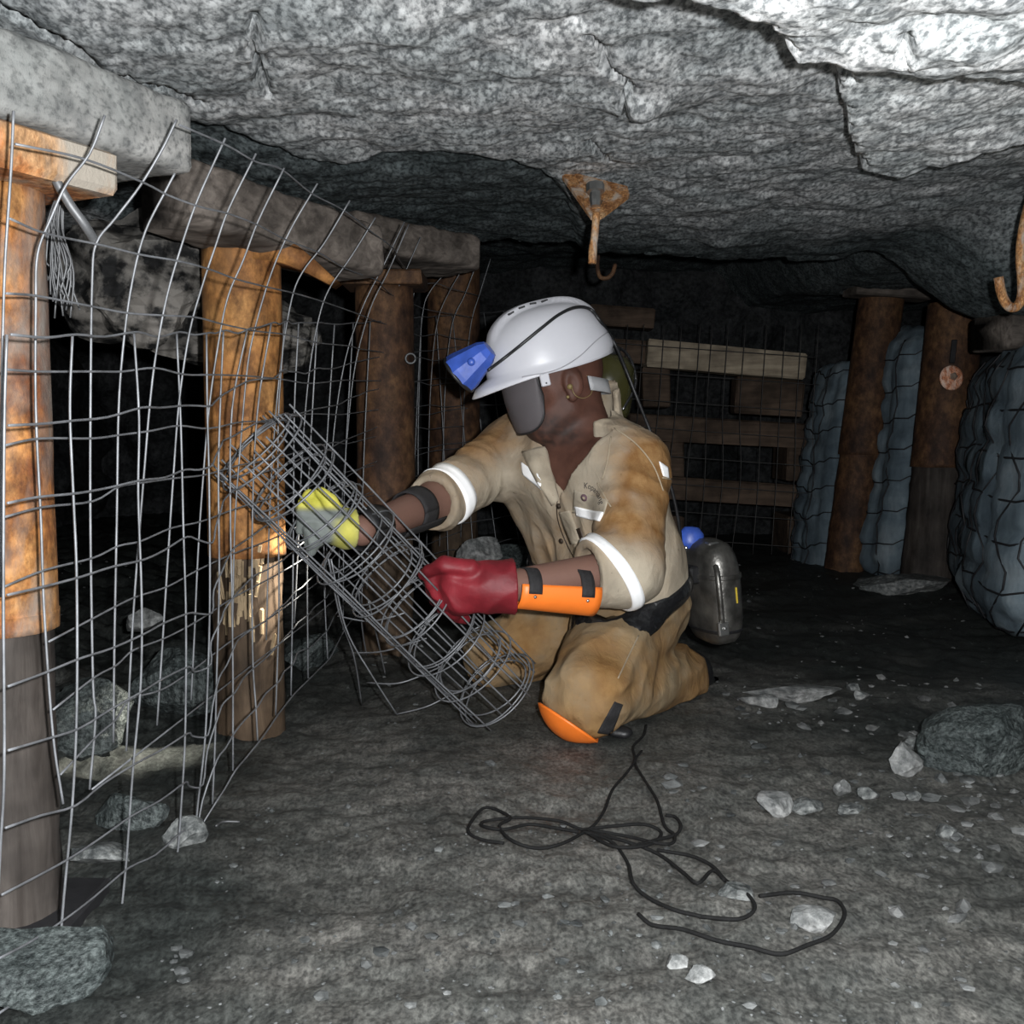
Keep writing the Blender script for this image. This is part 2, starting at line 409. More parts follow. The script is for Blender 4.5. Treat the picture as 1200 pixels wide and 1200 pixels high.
def skin_mat():
    m, nt, b = M('dark_brown_skin'); co = coords(nt)
    n = noise(nt, co, 25, 4); c = ramp(nt, n, [(0.3, (0.060, 0.026, 0.018)), (0.7, (0.105, 0.046, 0.032))])
    c = mix(nt, attr(nt, 'beard'), c, (0.022, 0.014, 0.012))
    c = mix(nt, attr(nt, 'arm'), c, (0.19, 0.105, 0.08))
    nt.links.new(c, b.inputs['Base Color']); setb(b, 0.6, 0, 0.28); bump(nt, b, noise(nt, co, 260, 3), 0.2, 0.002)
    return m
m_skin = skin_mat()
def yglove_mat():
    m, nt, b = M('yellow_glove_grey_tips'); co = coords(nt)
    n = noise(nt, co, 30, 4); c = ramp(nt, n, [(0.3, (0.42, 0.40, 0.05)), (0.7, (0.60, 0.55, 0.10))])
    c = mix(nt, attr(nt, 'tip'), c, (0.15, 0.165, 0.155))
    nt.links.new(c, b.inputs['Base Color']); setb(b, 0.7, 0, 0.3); bump(nt, b, n, 0.2, 0.004); return m
m_ygl = yglove_mat()
def bag_mat():
    m, nt, b = M('blue_grey_geotextile'); co = coords(nt)
    n = noise(nt, co, 7, 5); n2 = noise(nt, coords(nt, (40, 40, 3)), 1, 4)
    c = ramp(nt, n, [(0.3, (0.075, 0.105, 0.128)), (0.52, (0.125, 0.165, 0.19)), (0.70, (0.205, 0.245, 0.265))])
    c = mix(nt, 1.0, c, ramp(nt, n2, [(0.3, (0.7, 0.7, 0.72)), (0.7, (1.1, 1.1, 1.1))]), 'MULTIPLY')
    nt.links.new(c, b.inputs['Base Color']); setb(b, 0.8, 0, 0.25); bump(nt, b, noise(nt, co, 45, 4), 0.3, 0.008); return m
m_bag = bag_mat()
def lens_mat():
    m, nt, b = M('lit_lamp_lens'); b.inputs['Emission Color'].default_value = (1, 0.92, 0.75, 1); b.inputs['Emission Strength'].default_value = 6
    return m
m_lens = lens_mat()

# ================================================================== SETTING
def floor_z(x, y):
    x = np.atleast_1d(np.asarray(x, float)); y = np.atleast_1d(np.asarray(y, float))
    p = np.stack([x, y, np.zeros_like(x)], 1)
    z = 0.022 * fbm(p, 2.2, 3) + 0.006 * fbm(p + 9, 9, 3, ridged=True) + 0.003 * fbm(p + 4, 30, 2)
    z = z + 0.10 * sstep(-0.55, -1.6, x) + 0.05 * sstep(1.2, 2.2, x) - 0.01
    z = z + 0.03 * sstep(-0.55, -0.9, x) * fbm(p + 2, 7, 3, ridged=True)
    # keep it level where the miner kneels
    k = np.exp(-(((x - 0.15) / 0.35) ** 2 + ((y - 2.35) / 0.45) ** 2)); return z * (1 - 0.85 * k)
def nonuni(a, b, n, c, s):
    """n samples of [a,b], denser around c"""
    t = np.linspace(math.asinh((a - c) / s), math.asinh((b - c) / s), n); return c + s * np.sinh(t)
gx = nonuni(-2.8, 3.0, 400, 0.1, 0.9); gy = nonuni(-0.8, 7.0, 430, 1.5, 0.9)
X, Y = np.meshgrid(gx, gy, indexing='ij')
zf = floor_z(X.ravel(), Y.ravel()).reshape(X.shape)
pf = np.stack([X.ravel(), Y.ravel(), zf.ravel()], 1)
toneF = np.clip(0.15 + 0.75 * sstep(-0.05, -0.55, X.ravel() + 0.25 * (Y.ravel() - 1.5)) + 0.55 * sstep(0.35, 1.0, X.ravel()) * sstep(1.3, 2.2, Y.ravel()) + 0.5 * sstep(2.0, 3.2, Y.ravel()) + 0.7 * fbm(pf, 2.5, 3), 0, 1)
struct(obj('floor', (pf, grid_faces(len(gx), len(gy))), m_floor, attrs={'tone': toneF, 'bright_paint': toneF * 0}, base=(0, 0, 0)))

def poly_sd(x, y, poly):
    """signed distance (negative inside) to a polygon in plan"""
    x = x.ravel(); y = y.ravel(); d = np.full(x.shape, 1e9); ins = np.zeros(x.shape, bool); n = len(poly)
    for i in range(n):
        ax, ay = poly[i]; bx, by = poly[(i + 1) % n]; ex, ey = bx - ax, by - ay
        t = np.clip(((x - ax) * ex + (y - ay) * ey) / (ex * ex + ey * ey + 1e-12), 0, 1)
        d = np.minimum(d, np.hypot(x - ax - t * ex, y - ay - t * ey))
        c = ((ay > y) != (by > y)) & (x < (bx - ax) * (y - ay) / (by - ay + 1e-12) + ax); ins ^= c
    return np.where(ins, -d, d)
def plan(pix, z): return [tuple(Pz(a, b, z)[:2]) for a, b in pix]
SLAB = plan([(690, -150), (690, 0), (697, 22), (745, 30), (790, 20), (840, 30), (896, 40), (916, 66), (936, 84), (964, 90), (972, 112), (984, 152), (1000, 186), (1012, 219), (1060, 226), (1120, 206), (1200, 186), (1400, 150), (1400, -150)], 1.09)
SLAB2 = plan([(688, -150), (692, 12), (742, 27), (792, 20), (842, 30), (896, 42), (916, 66), (936, 84), (964, 88), (1060, 96), (1200, 112), (1400, 122), (1400, -150)], 1.055)
DARK = plan([(190, 120), (300, 165), (360, 190), (410, 196), (470, 186), (520, 186), (580, 195), (640, 215), (672, 250), (690, 318), (560, 330), (300, 330), (100, 230)], 1.17)
CRACKS = [plan(c, z) for c, z in (
    ([(298, 20), (300, 75), (306, 92), (318, 112)], 1.17), ([(792, -5), (796, 10)], 1.1),
    ([(690, 60), (716, 92), (735, 112), (730, 132), (742, 152)], 1.17), ([(690, 180), (714, 208)], 1.17),
    ([(975, 95), (985, 110), (1000, 125)], 1.1), ([(780, -10), (790, 18)], 1.1), ([(1060, 50), (1064, 75)], 1.05), ([(0, 32), (60, 60), (130, 100), (200, 130), (235, 148)], 1.12))]
def ceil_z(x, y):
    x = np.atleast_1d(np.asarray(x, float)); y = np.atleast_1d(np.asarray(y, float))
    p = np.stack([x, y, np.zeros_like(x)], 1)
    wob = np.stack([fbm(p, 14, 3), fbm(p + 5, 14, 3)], 1) * 0.012
    xw, yw = x + wob[:, 0], y + wob[:, 1]
    z = 1.19 + 0.03 * fbm(p + 11, 1.3, 3) + 0.007 * fbm(p + 3, 6, 3, ridged=True)
    z = z + 0.004 * fbm(p * np.array([1.2, 0.7, 1]) + 7, 9, 4, 0.5) + 0.005 * np.round(fbm(p + 27, 5, 4) * 2.5) / 2.5
    z = z - 0.05 * sstep(-0.2, -0.6, x)
    s1 = poly_sd(xw, yw, SLAB) + 0.008 * fbm(p + 41, 30, 2); z = z - 0.07 * sstep(0.006, -0.006, s1)
    s2 = poly_sd(xw, yw, SLAB2); s2 = s2 + 0.016 * fbm(p + 51, 24, 3); z = z - (0.045 + 0.035 * sstep(0.2, 0.9, x)) * sstep(0.008, -0.012, s2) - 0.014 * fbm(p + 31, 8, 4) * sstep(0.0, -0.1, s2)
    s3 = poly_sd(xw, yw, DARK); z = z + 0.035 * sstep(0.01, -0.03, s3)
    for c in CRACKS:
        d = np.full(x.shape, 1e9)
        for (ax, ay), (bx, by) in zip(c[:-1], c[1:]):
            ex, ey = bx - ax, by - ay; t = np.clip(((xw - ax) * ex + (yw - ay) * ey) / (ex * ex + ey * ey + 1e-12), 0, 1)
            d = np.minimum(d, np.hypot(xw - ax - t * ex, yw - ay - t * ey))
        z = z + 0.03 * sstep(0.009, 0.002, d)
    z = z - 0.03 * np.exp(-(((x - Pz(755, 130, 1.17)[0]) / 0.05) ** 2 + ((y - Pz(755, 130, 1.17)[1]) / 0.06) ** 2))
    lip = 3.55 + 0.10 * fbm(p + 21, 3, 3) + 0.08 * fbm(p + 2, 11, 3)
    z = z + 0.22 * sstep(0.0, 0.10, y - lip) * sstep(1.35, 1.15, x) + 0.1 * sstep(4.0, 6, y)
    z = z - 0.27 * np.exp(-(((x - 1.66) / 0.36) ** 4 + ((y - 3.25) / 0.42) ** 4))
    return z
cx = nonuni(-2.8, 3.0, 520, 0.2, 1.0); cy = nonuni(-0.8, 7.0, 560, 1.9, 0.8)
X, Y = np.meshgrid(cx, cy, indexing='ij')
zc = ceil_z(X.ravel(), Y.ravel()); pc = np.stack([X.ravel(), Y.ravel(), zc], 1)
toneC = np.clip(sstep(0.03, -0.02, poly_sd(X.ravel(), Y.ravel(), DARK)) + sstep(2.75, 3.5, Y.ravel() + 0.15 * fbm(pc, 2, 3)) + 0.65 * sstep(0.95, 1.3, X.ravel()) * sstep(2.2, 2.7, Y.ravel() + 0.1 * fbm(pc, 3, 2)) + 0.25 * sstep(-0.1, -0.6, X.ravel()), 0, 1)  # shade near and behind the lip is painted into the roof tone
bright_paintC = np.clip(0.95 * sstep(0.01, -0.01, poly_sd(X.ravel(), Y.ravel(), SLAB2)) + 0.75 * sstep(0.01, -0.01, poly_sd(X.ravel(), Y.ravel(), SLAB)), 0, 1)  # right-hand slabs painted lighter to stand for the strong flash there
struct(obj('ceiling', (pc, grid_faces(len(cx), len(cy), True)), m_ceil, attrs={'tone': toneC, 'bright_paint': bright_paintC}, base=(0, 0, 1.19)))

def wall(name, p0, p1, z0, z1, inward, nu, nv, amp, seed):
    u = np.linspace(0, 1, nu); v = np.linspace(0, 1, nv); U, V = np.meshgrid(u, v, indexing='ij'); U = U.ravel(); V = V.ravel()
    p = np.asarray(p0)[None] + U[:, None] * (np.asarray(p1) - np.asarray(p0))[None]
    q = np.stack([p[:, 0], p[:, 1], z0 + V * (z1 - z0)], 1)
    q = q + np.asarray(inward)[None] * (amp * fbm(q + seed, 1.6, 5, ridged=True))[:, None]
    return struct(obj(name, (q, grid_faces(nu, nv, flip=np.cross(np.append(np.asarray(p1) - np.asarray(p0), 0), (0, 0, 1)) @ np.asarray(inward) < 0)), m_wall, base=(*np.asarray(p0), z0)))
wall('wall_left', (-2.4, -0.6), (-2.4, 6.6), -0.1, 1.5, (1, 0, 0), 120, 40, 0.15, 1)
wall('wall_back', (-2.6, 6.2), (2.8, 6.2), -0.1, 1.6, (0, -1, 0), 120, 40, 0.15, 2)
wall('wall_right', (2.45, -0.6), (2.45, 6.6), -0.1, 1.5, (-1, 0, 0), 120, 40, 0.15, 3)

# ================================================================== PROPS AND BEAMS
def pole_geo(c, r, z0, z1, seed, n=26, m=40, rough=0.02, lean=(0, 0), flare=None):
    V = []; zs = np.linspace(z0, z1, m)
    for i, z in enumerate(zs):
        t = (z - z0) / (z1 - z0)
        for k in range(n):
            a = 2 * math.pi * k / n; rr = r * (1 + (flare(t) if flare else 0))
            V.append([c[0] + lean[0] * z + rr * math.cos(a), c[1] + lean[1] * z + rr * math.sin(a), z])
    V = np.array(V); ctr = np.stack([c[0] + lean[0] * V[:, 2], c[1] + lean[1] * V[:, 2]], 1)
    d = V[:, :2] - ctr
    V[:, :2] = ctr + d * (1 + rough * fbm(V * np.array([1, 1, 0.25]) + seed, 26, 3, ridged=True)[:, None])
    Fc = grid_faces(m, n).tolist()
    Fc = []
    for i in range(m - 1):
        for k in range(n):
            a = i * n + k; b = i * n + (k + 1) % n; Fc.append([a, b, b + n, a + n])
    Fc.append(list(range(n))[::-1]); Fc.append([(m - 1) * n + k for k in range(n)])
    return V, Fc
# nearest prop on the left edge
def at_floor(px, Y): 
    x = (px - 600) / F * Y; return x, Y
x1, y1 = -0.640, 1.30
z_ = lambda py, Y: P(600, py, Y)[2]
prop = thing('mine_prop', (x1, y1, 0), 'rusty steel sleeved mine prop at the left edge of the photo', 'prop')
obj('timber_pole', pole_geo((x1, y1), 0.068, -0.03, 0.60, 1, rough=0.05), m_pole, prop)
obj('steel_sleeve', pole_geo((x1, y1), 0.0755, z_(745, 1.23), z_(205, 1.23), 2, rough=0.018), m_rust, prop)
obj('sleeve_rim', pole_geo((x1, y1), 0.0775, z_(750, 1.23), z_(728, 1.23), 4, m=4, rough=0.02), m_rust, prop)
obj('foot_plate', box((x1, y1, 0.0), (0.10, 0.095, 0.016), bev=0.006, jitter=0.003), m_wireb, prop)
hp = thing('rusty_headboard', (x1, y1, 0.9), 'flaking rusty steel plate clamped under the grey concrete beam', 'plate')
d = norm(P(228, 203, 1.44) * np.array([1, 1, 0]) - P(0, 141, 1.17) * np.array([1, 1, 0])); sd = np.array([d[1], -d[0], 0.0])
pe = P(143, 181, 1.33); pe[2] = P(228, 203, 1.44)[2] - 0.026
c0 = pe - d * 0.33 - sd * 0.075
obj('plate', box(c0, (0.33, 0.07, 0.026), (d, sd, (0, 0, 1)), 0.006, 0.002), m_rustp, hp)
tiebar = thing('bent_tie_strap', P(62, 200, 1.32), 'bent flat steel strap below the flaking rusty plate', 'strap')
obj('strap', merge(tube(spline([P(55, 188, 1.27), P(66, 212, 1.26), P(82, 240, 1.27), P(98, 262, 1.28), P(112, 284, 1.30)], 5), 0.006, 6)), m_wired, tiebar)
# frayed rope hanging beside the nearest prop
rp = thing('frayed_rope', P(62, 260, 1.33), 'frayed grey fibre rope hanging beside the left edge prop', 'rope')
gs = []
for k in range(26):
    o = np.random.uniform(-1, 1, 3) * (0.012, 0.012, 0.008)
    gs.append(tube(spline([P(70, 228, 1.36) + o * 0.4, P(60 + np.random.uniform(-6, 6), 262, 1.36) + o, P(66 + np.random.uniform(-9, 9), 310, 1.36) + o * 1.4, P(68 + np.random.uniform(-10, 10), 355 + np.random.uniform(-25, 15), 1.36) + o * 1.7], 4), 0.0013, 4))
obj('strands', merge(*gs), m_wired, rp)

# concrete beam
db = norm(np.array([0.42, 0.907, 0])); sb = np.array([db[1], -db[0], 0.0])
ce = P(238, 176, 1.46)
bm_ = thing('concrete_lintel', ce, 'pale grey concrete beam over the rusty prop at upper left', 'beam')
nb_u, nb_v = 60, 40
def beam_geo(end, d, s, L, hw, hz, seed, amp=0.004, pw=8):
    """rounded rectangular beam as a lofted ring of sections"""
    V = []; n = 64; m = 60
    for i in range(m):
        t = (i / (m - 1)) ** 0.6; c = end - d * L * (1 - t); e = min(1, (1 - t) * L / 0.012); k_ = 1 - (1 - e) ** 2 * 0.10
        for k in range(n):
            a = 2 * math.pi * k / n; ca, sa = math.cos(a), math.sin(a); q = (abs(ca) ** pw + abs(sa) ** pw) ** (-1 / pw)
            V.append(c + s * ca * q * hw * k_ + np.array([0, 0, 1]) * sa * q * hz * k_)
    V = np.array(V); V = V + (fbm(V + seed, 18, 4) * amp)[:, None] * np.array([0.5, 0.3, 1]) + (fbm(V + seed + 9, 5, 2) * amp * 1.5)[:, None]
    Fc = []
    for i in range(m - 1):
        for k in range(n):
            a = i * n + k; b = i * n + (k + 1) % n; Fc.append([a, b, b + n, a + n])
    Fc.append(list(range(n))[::-1]); Fc.append([(m - 1) * n + k for k in range(n)])
    return V, Fc
ba = P(228, 203, 1.44); bb = P(0, 141, 1.17); bb[2] = ba[2]
db = norm(ba - bb); sb = np.array([db[1], -db[0], 0.0])
cb_ = np.array([ba + db * 0.006 - sb * 0.10 + np.array([0, 0, 0.047])])[0]
obj('beam_body', beam_geo(cb_, db, sb, 0.9, 0.10, 0.047, 3, 0.003, pw=14), m_conc, bm_)

# second prop
x2, y2 = -0.542, 2.17
prop2 = thing('mine_prop', (x2, y2, 0), 'ochre rusted mine prop with splintered dark foot behind the hanging wire mesh', 'prop')
obj('timber_pole', pole_geo((x2, y2), 0.070, -0.03, 0.7, 5, rough=0.05), m_poleb, prop2)
obj('steel_sleeve', pole_geo((x2, y2), 0.078, z_(655, 2.1), z_(285, 2.1), 6, rough=0.008), m_rust2, prop2)
m_splint = wood_mat('fresh_split_wood', (0.20, 0.14, 0.08), (0.42, 0.32, 0.20), (60, 60, 8), 0.35)
rs_ = np.random.RandomState(12)
for k in range(46):
    an = -math.pi / 2 + np.clip(rs_.normal(0.15, 0.33), -0.7, 0.95); zc_ = np.clip(rs_.normal(z_(690, 2.1), 0.04), z_(760, 2.1), z_(655, 2.1)); hh = rs_.uniform(0.012, 0.034)
    c_ = np.array([x2 + 0.0712 * math.cos(an), y2 + 0.0712 * math.sin(an), zc_])
    o_ = np.array([math.cos(an), math.sin(an), 0.0]); tl = norm(np.array([rs_.uniform(-.16, .16), rs_.uniform(-.1, .1), 1.0]) + o_ * rs_.uniform(-0.05, 0.16)); sd_ = norm(np.cross(tl, o_))
    obj('splinter', box(c_ + o_ * 0.001, (rs_.uniform(0.0012, 0.0042), 0.0025, hh), (sd_, np.cross(tl, sd_), tl), 0.0012, 0.0016), m_splint, prop2)
# crushed saddle on top of it
sg = []
tt = np.linspace(0, 1, 14)
top = spline([P(222, 264, 2.2), P(262, 262, 2.12), P(305, 266, 2.1), P(345, 285, 2.1), P(392, 326, 2.15)], 6)
low = spline([P(240, 300, 2.2), P(268, 302, 2.12), P(310, 304, 2.1), P(345, 312, 2.1), P(384, 332, 2.15)], 6)
V = []; n = len(top)
for a, b in zip(top, low):
    for off in (0.0, 0.10):
        V += [a + np.array([0, off, 0]), b + np.array([0, off, 0])]
Fc = []
for i in range(n - 1):
    a = 4 * i
    Fc += [[a, a + 1, a + 5, a + 4], [a + 2, a + 6, a + 7, a + 3], [a, a + 4, a + 6, a + 2], [a + 1, a + 3, a + 7, a + 5]]
Fc += [[0, 2, 3, 1], [4 * n - 4, 4 * n - 3, 4 * n - 1, 4 * n - 2]]
obj('crushed_saddle', (np.array(V), Fc), m_rust2, prop2)
e2 = P(438, 296, 2.32)
d2 = norm(np.array([0.62, 0.78, -0.10])); s2 = norm(np.cross(d2, (0, 0, 1)))
L2 = 0.47
tb = thing('timber_lintel', e2, 'old grey timber beam resting over the ochre rusted prop', 'beam')
obj('beam_body', beam_geo(e2 - s2 * 0.05, d2, s2, L2, 0.09, 0.055, 13, 0.005), m_beam, tb)
# third and fourth props
x3, y3 = P(452, 500, 2.95)[:2]
prop3 = thing('mine_prop', (x3, y3, 0), 'brown rusted mine prop standing between the ochre prop and the miner', 'prop')
obj('timber_pole', pole_geo((x3, y3), 0.072, -0.03, 0.5, 8, rough=0.05), m_poleb, prop3)
obj('steel_sleeve', pole_geo((x3, y3), 0.08, z_(610, 2.9), z_(335, 2.9), 9, rough=0.01), m_rustd, prop3)
obj('headboard', box((x3, y3, z_(335, 2.9) + 0.02), (0.11, 0.09, 0.02), None, 0.005, 0.003), m_rustd, prop3)
tg = P(481, 420, 2.84)
obj('steel_ring', tube([tg + 0.013 * np.array([math.cos(a), 0.2, math.sin(a)]) for a in np.linspace(0, 2 * math.pi, 17)], 0.003, 6), m_wired, prop3)
e3 = P(552, 300, 3.15); d3 = norm(np.array([0.75, 0.66, -0.05])); s3 = norm(np.cross(d3, (0, 0, 1)))
tb3 = thing('timber_lintel', e3, 'short dark timber beam above the brown prop, left of the helmet', 'beam')
obj('beam_body', beam_geo(e3 - s3 * 0.05, d3, s3, 0.42, 0.10, 0.05, 23, 0.006), m_beam, tb3)
x4, y4 = P(532, 500, 3.9)[:2]
prop4 = thing('mine_prop', (x4, y4, 0), 'dim brown mine prop just left of the blue cap lamp', 'prop')
obj('timber_pole', pole_geo((x4, y4), 0.085, -0.03, 0.5, 18, rough=0.04), m_poleb, prop4)
obj('steel_sleeve', pole_geo((x4, y4), 0.095, 0.45, 1.2, 19, rough=0.01), m_rustd, prop4)

# right hand props
x5, y5 = 1.73, 4.30
lean = (P(1118, 372, 4.3)[0] - P(1085, 670, 4.3)[0]) / (P(1118, 372, 4.3)[2] - P(1085, 670, 4.3)[2])
pr = thing('mine_prop', (P(1085, 675, 4.2)[0], 4.2, 0), 'leaning rusty mine prop with round copper disc on the right', 'prop')
bx = P(1085, 675, 4.2)[0]
def leanpole(r, z0, z1, seed, rough): return pole_geo((bx, 4.2), r, z0, z1, seed, rough=rough, lean=(lean, 0))
obj('timber_pole', leanpole(0.098, -0.02, 0.6, 31, 0.05), m_pole, pr)
obj('steel_sleeve', leanpole(0.106, z_(548, 4.1), z_(352, 4.1), 32, 0.01), m_rustd, pr)
dc = P(1114, 443, 4.085)
dsk = obj('round_disc', lathe([(0.002, 0.014), (0.038, 0.014), (0.047, 0.009), (0.047, 0)], dc, (0.1, -1, 0.05), 24), m_disc, pr)
obj('disc_mark', lathe([(0.004, 0.016), (0.016, 0.016), (0.016, 0.012)], dc + np.array([0.004, -0.001, 0.005]), (0.1, -1, 0.05), 5), m_rustp, dsk)
obj('slot', box(P(1117, 412, 4.09), (0.010, 0.006, 0.045), ((math.cos(lean), 0, 0), (0, 1, 0), (lean, 0, 1)), 0.004), m_wireb, pr)
xb, yb = P(1000, 600, 4.65)[:2]
lean2 = (P(1030, 335, 4.65)[0] - P(985, 665, 4.65)[0]) / (P(1030, 335, 4.65)[2] - P(985, 665, 4.65)[2])
pr2 = thing('mine_prop', (P(990, 665, 4.65)[0], 4.65, 0), 'dark leaning mine prop between two blue grey sack packs', 'prop')
obj('timber_pole', pole_geo((P(990, 665, 4.65)[0], 4.65), 0.088, -0.02, 0.6, 41, rough=0.05, lean=(lean2, 0)), m_rustd, pr2)
obj('steel_sleeve', pole_geo((P(990, 665, 4.65)[0], 4.65), 0.095, 0.5, z_(345, 4.65), 42, rough=0.01, lean=(lean2, 0)), m_rustd, pr2)
tb5 = thing('timber_headboard', P(1045, 338, 4.6), 'small pale timber headboard on top of the dark leaning prop', 'beam')
obj('board', box(P(1042, 340, 4.6), (0.17, 0.08, 0.035), ((1, 0.1, -0.05), (-0.1, 1, 0), (0.05, 0, 1)), 0.006, 0.004), m_beam, tb5)
# block over bag at the right edge
rb = thing('grey_headblock', P(1180, 385, 3.4), 'brownish grey concrete block above the nearest sack pack on the right', 'block')
obj('block', beam_geo(P(1152, 392, 3.35) + np.array([0.5, 0.0, 0.0]) , norm(np.array([1.0, 0.1, 0])), norm(np.array([-0.1, 1, 0])), 0.5, 0.12, 0.055, 33), m_beam, rb)

# ================================================================== WIRE MESH SHEETS
def catmull_px(pts, n=5): return spline(np.array([[a, b, 0] for a, b in pts], float), n)[:, :2]
YY = np.array([0.85, 1.0, 1.15, 1.3, 1.6, 2.0, 2.5, 3.0, 3.6, 4.2, 4.8])
XX = np.array([-0.515, -0.505, -0.50, -0.49, -0.465, -0.425, -0.40, -0.36, -0.22, 0.03, 0.35])
_ys = np.linspace(0.85, 4.8, 800); _rs = np.interp(_ys, YY, XX) / _ys * F + 600
def sheet_Y(px): return float(np.interp(px, _rs, _ys))
LOW = [
 [(8, 392), (5, 500), (4, 700), (5, 900), (0, 1000), (-10, 1190)],
 [(85, 392), (82, 480), (86, 580), (90, 680), (90, 830), (85, 940), (75, 1050), (68, 1140)],
 [(157, 389), (163, 490), (162, 580), (166, 700), (165, 800), (156, 900), (148, 1010), (141, 1080)],
 [(207, 389), (212, 500), (215, 620), (218, 730), (217, 860), (212, 950), (208, 1000), (201, 1033)],
 [(242, 390), (243, 480), (245, 560), (246, 700), (243, 810), (240, 870), (233, 933), (226, 983), (205, 1030)],
 [(262, 387), (258, 480), (256, 560), (257, 680), (254, 790), (252, 870), (249, 942)],
 [(290, 385), (272, 480), (270, 600), (272, 700), (273, 800), (273, 903)],
 [(318, 378), (302, 480), (296, 600), (296, 760), (300, 830), (302, 868)],
 [(334, 376), (326, 500), (327, 700), (325, 780), (323, 838)],
 [(350, 378), (345, 480), (344, 600), (343, 700), (341, 815)],
 [(372, 378), (364, 520), (360, 620), (361, 795)],
 [(392, 380), (381, 560), (380, 680), (384, 772)],
 [(414, 378), (404, 560), (402, 738)], [(434, 376), (426, 550), (424, 716)], [(455, 374), (450, 550), (446, 700)],
 [(476, 372), (472, 540), (468, 690)], [(494, 371), (490, 520), (492, 680)], [(511, 370), (520, 520), (526, 672)],
 [(530, 369), (545, 520), (556, 665)], [(549, 367), (566, 520), (585, 660)], [(567, 366), (588, 520), (612, 655)],
 [(590, 364), (615, 520), (640, 652)], [(612, 362), (640, 520), (668, 648)], [(634, 361), (664, 520), (690, 646)]]
UPR = [
 [(16, 130), (13, 198), (5, 330), (2, 500), (0, 700)],
 [(123, 135), (105, 180), (78, 216), (60, 255), (44, 298), (42, 360), (42, 480), (48, 610), (52, 720), (62, 860), (74, 942)],
 [(207, 140), (190, 175), (164, 218), (135, 256), (113, 285), (108, 330), (106, 480), (106, 620), (109, 800), (112, 840), (105, 925)],
 [(205, 203), (195, 222), (170, 272), (155, 330), (145, 400), (139, 480), (137, 600), (134, 760), (133, 870)],
 [(264, 162), (232, 233), (212, 290), (195, 350), (182, 420), (175, 480), (170, 540), (162, 640), (155, 740), (148, 880)],
 [(300, 180), (268, 245), (252, 290), (237, 335), (222, 390), (210, 470), (203, 560), (197, 650), (190, 760), (184, 850)],
 [(333, 197), (303, 258), (285, 305), (268, 345), (258, 390), (246, 470), (238, 560), (232, 650), (228, 740), (224, 820)],
 [(372, 215), (340, 270), (318, 320), (300, 380), (290, 430), (282, 520), (275, 620), (272, 780)],
 [(410, 235), (380, 285), (355, 318), (342, 350), (330, 420), (322, 500), (316, 600), (312, 750)],
 [(440, 255), (412, 300), (385, 340), (372, 380), (362, 440), (355, 520), (350, 620), (345, 730)],
 [(474, 260), (450, 310), (425, 360), (405, 420), (392, 500), (385, 600), (380, 715)],
 [(479, 263), (456, 316), (434, 362), (416, 430), (407, 510), (400, 600), (396, 700)],
 [(493, 278), (470, 330), (455, 365), (448, 430), (440, 520), (434, 600), (430, 690)],
 [(510, 300), (488, 335), (483, 365), (478, 440), (470, 520), (466, 600), (463, 670)],
 [(532, 310), (505, 340), (495, 370), (490, 450), (486, 540), (480, 655)],
 [(545, 310), (525, 345), (512, 380), (505, 450), (502, 540), (500, 645)],
 [(560, 305), (545, 345), (530, 380), (522, 450), (519, 540), (515, 640)],
 [(575, 303), (562, 345), (552, 380), (545, 450), (542, 540), (540, 630)]]
def sheet(name, label, wires, rows, off, rv, rh, seed, mat):
    rs = np.random.RandomState(seed)
    W3 = []
    for wpx in wires:
        q = catmull_px(wpx, 5); Yw = sheet_Y(np.median([b[0] for b in wpx[len(wpx) // 2:]])) + off
        W3.append(np.array([P(a, b, Yw) for a, b in q]))
    root = thing(name, W3[len(W3) // 2][-1], label, 'wire mesh')
    first = None
    for w3 in W3:
        obj('vertical_wire', tube(w3, rv, 5), mat, root)
    S = []
    for w3 in W3:
        L = np.concatenate([[0], np.cumsum(np.linalg.norm(np.diff(w3, axis=0), axis=1))]); L /= L[-1]
        S.append(lambda t, w3=w3, L=L: np.array([np.interp(t, L, w3[:, k]) for k in range(3)]))
    if rows is None:
        ztop = [w3[0][2] for w3 in W3]
        for z in np.arange(0.985, 0.10, -0.074):
            pts = []
            for w3 in W3:
                zz_ = z + 0.035 * (w3[0][1] - 1.4)
                if zz_ > w3[0][2] + 0.01 or zz_ < w3[-1][2] - 0.01: continue
                pts.append(np.array([np.interp(-(zz_ + rs.normal(0, 0.0035)), -w3[:, 2], w3[:, k]) for k in range(3)]) + np.array([0.003, 0, 0]))
            if len(pts) > 2: obj('horizontal_wire', tube(spline(pts, 4), rh, 5), mat, root)
        return root
    for t in rows:
        pts = []
        for i, s in enumerate(S):
            tj = np.clip(t + rs.normal(0, 0.0035), 0, 1) if 0 < t < 1 else t
            pts.append(s(tj) + np.array([0.004, 0, 0]))
            if i < len(S) - 1 and np.linalg.norm(S[i + 1](t) - s(t)) > 0.05:
                m = (s(tj) + S[i + 1](t)) / 2; pts.append(m + np.array([rs.normal(0, 0.002), 0, rs.normal(-0.002, 0.002)]))
        obj('horizontal_wire', tube(spline(pts, 3), rh, 5), mat, root)
    return root
sheet('wire_mesh_sheet', 'lower galvanised wire mesh sheet hanging in front of the left props', LOW, [0, .127, .238, .368, .496, .60, .72, .813, .91, 1.0], 0.0, 0.0017, 0.0015, 1, m_wire)
sheet('wire_mesh_sheet', 'upper wire mesh sheet bent up to the roof at left', UPR, None, 0.035, 0.0016, 0.0014, 2, m_wire)

